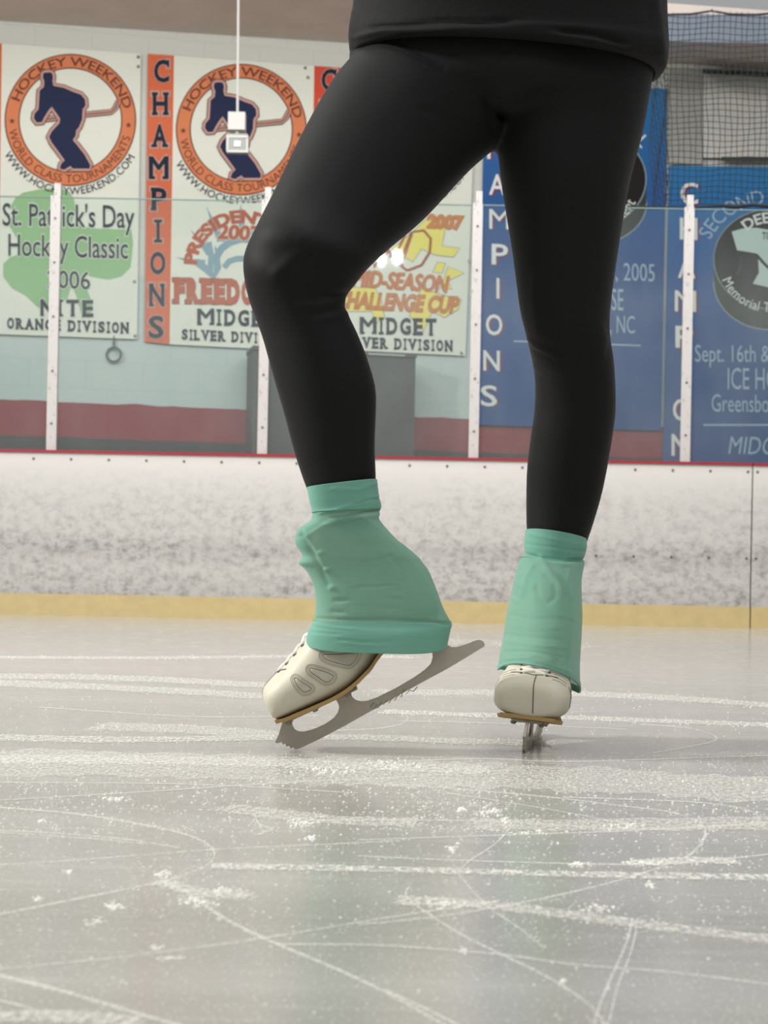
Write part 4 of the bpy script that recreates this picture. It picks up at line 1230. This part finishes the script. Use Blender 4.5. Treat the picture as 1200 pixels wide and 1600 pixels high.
scr = MB()
LINES = [([(-20, 1260), (120, 1272), (220, 1288), (290, 1304), (325, 1320), (335, 1335), (326, 1350), (300, 1363), (270, 1374)], 2.4),
         ([(-20, 1297), (100, 1303), (200, 1312), (280, 1325)], 1.6), ([(-20, 1300), (110, 1308), (230, 1319)], 1.2), ([(-20, 1353), (150, 1342), (330, 1328), (500, 1320), (620, 1314)], 1.8),
         ([(-20, 1433), (120, 1405), (250, 1379), (270, 1376)], 3.5), ([(255, 1376), (300, 1400), (350, 1435), (420, 1470), (520, 1512), (600, 1550), (700, 1605)], 4.5),
         ([(-20, 1520), (100, 1550), (200, 1580), (290, 1606)], 5), ([(-20, 1516), (150, 1500), (300, 1482), (420, 1465), (600, 1435), (700, 1420), (780, 1408)], 2.2),
         ([(600, 1225), (700, 1232), (850, 1245), (960, 1258), (1050, 1270), (1095, 1288), (1102, 1305), (1090, 1325), (1060, 1345), (960, 1378), (830, 1408), (690, 1432), (560, 1445)], 2.2),
         ([(560, 1338), (700, 1344), (900, 1350), (1050, 1350), (1220, 1333)], 2.2), ([(640, 1385), (635, 1400), (660, 1422), (720, 1460), (790, 1495), (860, 1530), (920, 1570), (948, 1605)], 3.5),
         ([(715, 1365), (760, 1415), (810, 1450), (850, 1482)], 2.5), ([(988, 1435), (982, 1465), (968, 1500), (950, 1540), (938, 1570), (928, 1605)], 3.0), ([(996, 1435), (993, 1460), (982, 1500), (966, 1540), (950, 1605)], 2.4),
         ([(430, 1476), (600, 1478), (780, 1492), (900, 1508), (1050, 1520), (1220, 1541)], 2.6), ([(1000, 1132), (1060, 1136), (1100, 1143), (1119, 1152), (1110, 1160), (1060, 1170), (1020, 1177)], 1.8),
         ([(605, 1109), (630, 1115), (637, 1123), (622, 1133), (570, 1140), (480, 1142)], 1.6), ([(-20, 1252), (200, 1239), (450, 1223), (620, 1215), (800, 1203)], 1.6),
         ([(480, 1282), (640, 1282), (800, 1285), (1000, 1296), (1220, 1284)], 2), ([(560, 1313), (800, 1305), (1000, 1298), (1220, 1287)], 1.8), ([(880, 1246), (1000, 1250), (1100, 1255), (1165, 1265), (1186, 1279), (1178, 1291)], 2),
         ([(398, 1272), (405, 1288), (424, 1296), (404, 1305)], 2), ([(800, 1290), (775, 1318), (735, 1345), (721, 1358)], 2.2), ([(60, 1105), (300, 1120), (500, 1118)], 1.2), ([(620, 1190), (760, 1186), (900, 1190), (1220, 1180)], 1.4),
         ([(-20, 1560), (40, 1575), (110, 1600)], 3), ([(600, 1548), (660, 1575), (720, 1605)], 4), ([(700, 1240), (840, 1262), (990, 1290)], 1.5), ([(-20, 1223), (300, 1226), (560, 1240)], 1.4), ([(620, 1127), (760, 1130), (980, 1140)], 1.0)]
for pts, wpx in LINES:
    ice_ribbon(scr, pts, wpx * 0.85, 'snow_scratch')
tag(scr.build('skate_scratches', origin=(0, 0, 0), recalc=False), 'thin curved white lines cut into the ice by blades', 'scratches', kind='stuff')
bnd = MB()
BANDS = [([(-30, 1190), (300, 1196), (600, 1207), (900, 1217), (1230, 1237)], 40, 'snow_band'), ([(-30, 1186), (300, 1189), (600, 1198), (760, 1204)], 13, 'snow_ridge'), ([(-30, 1027), (240, 1028), (490, 1025)], 4.5, 'snow_scratch'),
         ([(-30, 1056), (200, 1060), (430, 1072)], 8, 'snow_ridge'), ([(-30, 1066), (200, 1076), (430, 1089)], 9, 'snow_ridge'), ([(590, 1082), (760, 1082), (860, 1083), (1030, 1090), (1230, 1104)], 9, 'snow_ridge'),
         ([(600, 1112), (760, 1118), (960, 1124), (1230, 1134)], 7, 'snow_ridge'), ([(560, 1027), (640, 1027)], 4, 'snow_ridge'), ([(-30, 1152), (200, 1156), (520, 1152), (700, 1158), (860, 1162)], 9, 'snow_ridge'),
         ([(330, 1354), (600, 1359), (900, 1367), (1230, 1372)], 9, 'snow_ridge'), ([(620, 1408), (720, 1412), (850, 1425), (1000, 1445), (1230, 1472)], 14, 'snow_band'), ([(740, 1288), (900, 1290), (1230, 1286)], 18, 'snow_band'),
         ([(600, 1002), (760, 1005), (905, 1012)], 12, 'snow_band'), ([(350, 1262), (500, 1280), (650, 1286)], 14, 'snow_band'), ([(1000, 1350), (1060, 1346), (1150, 1346)], 10, 'snow_ridge'), ([(-30, 1590), (100, 1590), (220, 1600)], 18, 'snow_band'), ([(250, 1378), (310, 1395), (390, 1402)], 12, 'snow_band'), ([(150, 1135), (300, 1140), (430, 1150)], 12, 'snow_band')]
for pts, wpx, mt in BANDS:
    ice_ribbon(bnd, pts, wpx, mt, 14)
tag(bnd.build('snow_ridges', origin=(0, 0, 0), recalc=False), 'broken ridges of scraped snow lying across the ice', 'snow', kind='stuff')

snow = MB()


def fleck(px, py, rpx, flat=0.55):
    c = ICE(px, py); r = rpx * c.y / F
    n = 6; rot = RB.random() * 6
    ang = [rot + 2 * math.pi * k / n for k in range(n)]
    rad = [r * (0.7 + 0.6 * RB.random()) for _ in range(n)]
    V = [(c.x + rad[k] * math.cos(ang[k]), c.y + rad[k] * math.sin(ang[k]), 0.0001) for k in range(n)]
    V += [(c.x + 0.6 * rad[k] * math.cos(ang[k] + .3), c.y + 0.6 * rad[k] * math.sin(ang[k] + .3), r * flat * (0.7 + 0.5 * RB.random())) for k in range(n)]
    V.append((c.x, c.y, r * flat * 1.35))
    Fc = [(k, (k + 1) % n, n + (k + 1) % n, n + k) for k in range(n)] + [(n + k, n + (k + 1) % n, 2 * n) for k in range(n)]
    snow.add(V, Fc, 'snow')


def scatter(cnt, x0, x1, y0, y1, r0, r1):
    for _ in range(cnt):
        fleck(x0 + (x1 - x0) * RB.random(), y0 + (y1 - y0) * RB.random(), r0 + (r1 - r0) * RB.random() ** 2.5)


scatter(900, -20, 1220, 1085, 1180, 0.45, 1.4)
scatter(2600, -20, 1220, 1175, 1230, 0.5, 1.7)
scatter(3000, -20, 1220, 1215, 1300, 0.6, 2.6)
scatter(1300, -20, 1220, 1290, 1360, 0.55, 2.4)
scatter(650, -20, 1220, 1360, 1480, 0.6, 2.8)
scatter(500, 200, 1220, 1355, 1385, 0.5, 1.8)
scatter(130, -20, 1220, 1480, 1600, 1.0, 3.4)
scatter(350, 180, 400, 1350, 1440, 0.7, 2.6)
scatter(500, 620, 800, 1230, 1300, 0.7, 2.2)
scatter(300, 640, 1220, 1400, 1470, 0.8, 2.2)
for pts, wpx in LINES[:12] + LINES[18:22]:
    a = catmull(pts, 16)
    for q in a:
        for _ in range(2):
            if RB.random() < 0.6: fleck(q[0] + RB.gauss(0, 7), q[1] + RB.gauss(0, 2.6), 0.6 + 1.1 * RB.random())
for pts, wpx, mt in BANDS:
    a = catmull(pts, 40)
    for q in a:
        for _ in range(4): fleck(q[0] + RB.gauss(0, 9), q[1] + RB.gauss(0, wpx * 0.28), (0.6 + 1.2 * RB.random()) * (0.7 if q[1] < 1100 else 1))
for cx, cy, rx, ry, k in ((180, 1249, 20, 3, 30), (485, 1310, 11, 5, 26), (470, 1285, 26, 7, 50), (310, 1410, 34, 9, 60), (255, 1366, 22, 6, 34), (178, 1417, 18, 7, 36), (905, 1352, 16, 6, 30), (708, 1327, 10, 6, 20), (720, 1265, 10, 4, 18), (765, 1269, 26, 8, 54), (790, 1283, 11, 8, 30), (352, 1392, 28, 7, 40), (60, 1405, 11, 5, 20), (150, 1440, 18, 7, 26), (105, 1362, 9, 5, 16), (270, 1498, 26, 2.5, 24), (245, 1481, 10, 4, 12), (1010, 1348, 40, 4, 40), (700, 1414, 40, 6, 44), (930, 1420, 30, 7, 30), (835, 1302, 40, 3, 26), (66, 1283, 10, 4, 16), (980, 1290, 30, 5, 30), (860, 1083, 30, 4, 40), (610, 1195, 60, 8, 80), (520, 1205, 60, 8, 80), (1015, 1384, 9, 5, 14), (725, 1485, 9, 6, 12), (880, 1534, 7, 5, 8)):
    for _ in range(k):
        fleck(cx + RB.gauss(0, rx * 0.45), cy + RB.gauss(0, ry * 0.45), 1.4 + 2.6 * RB.random())
tag(snow.build('loose_snow', origin=(0, 0, 0), recalc=False), 'loose crumbs of white snow strewn over the ice', 'snow', kind='stuff')

for o in bpy.data.objects:
    if '_o' in o: del o['_o']
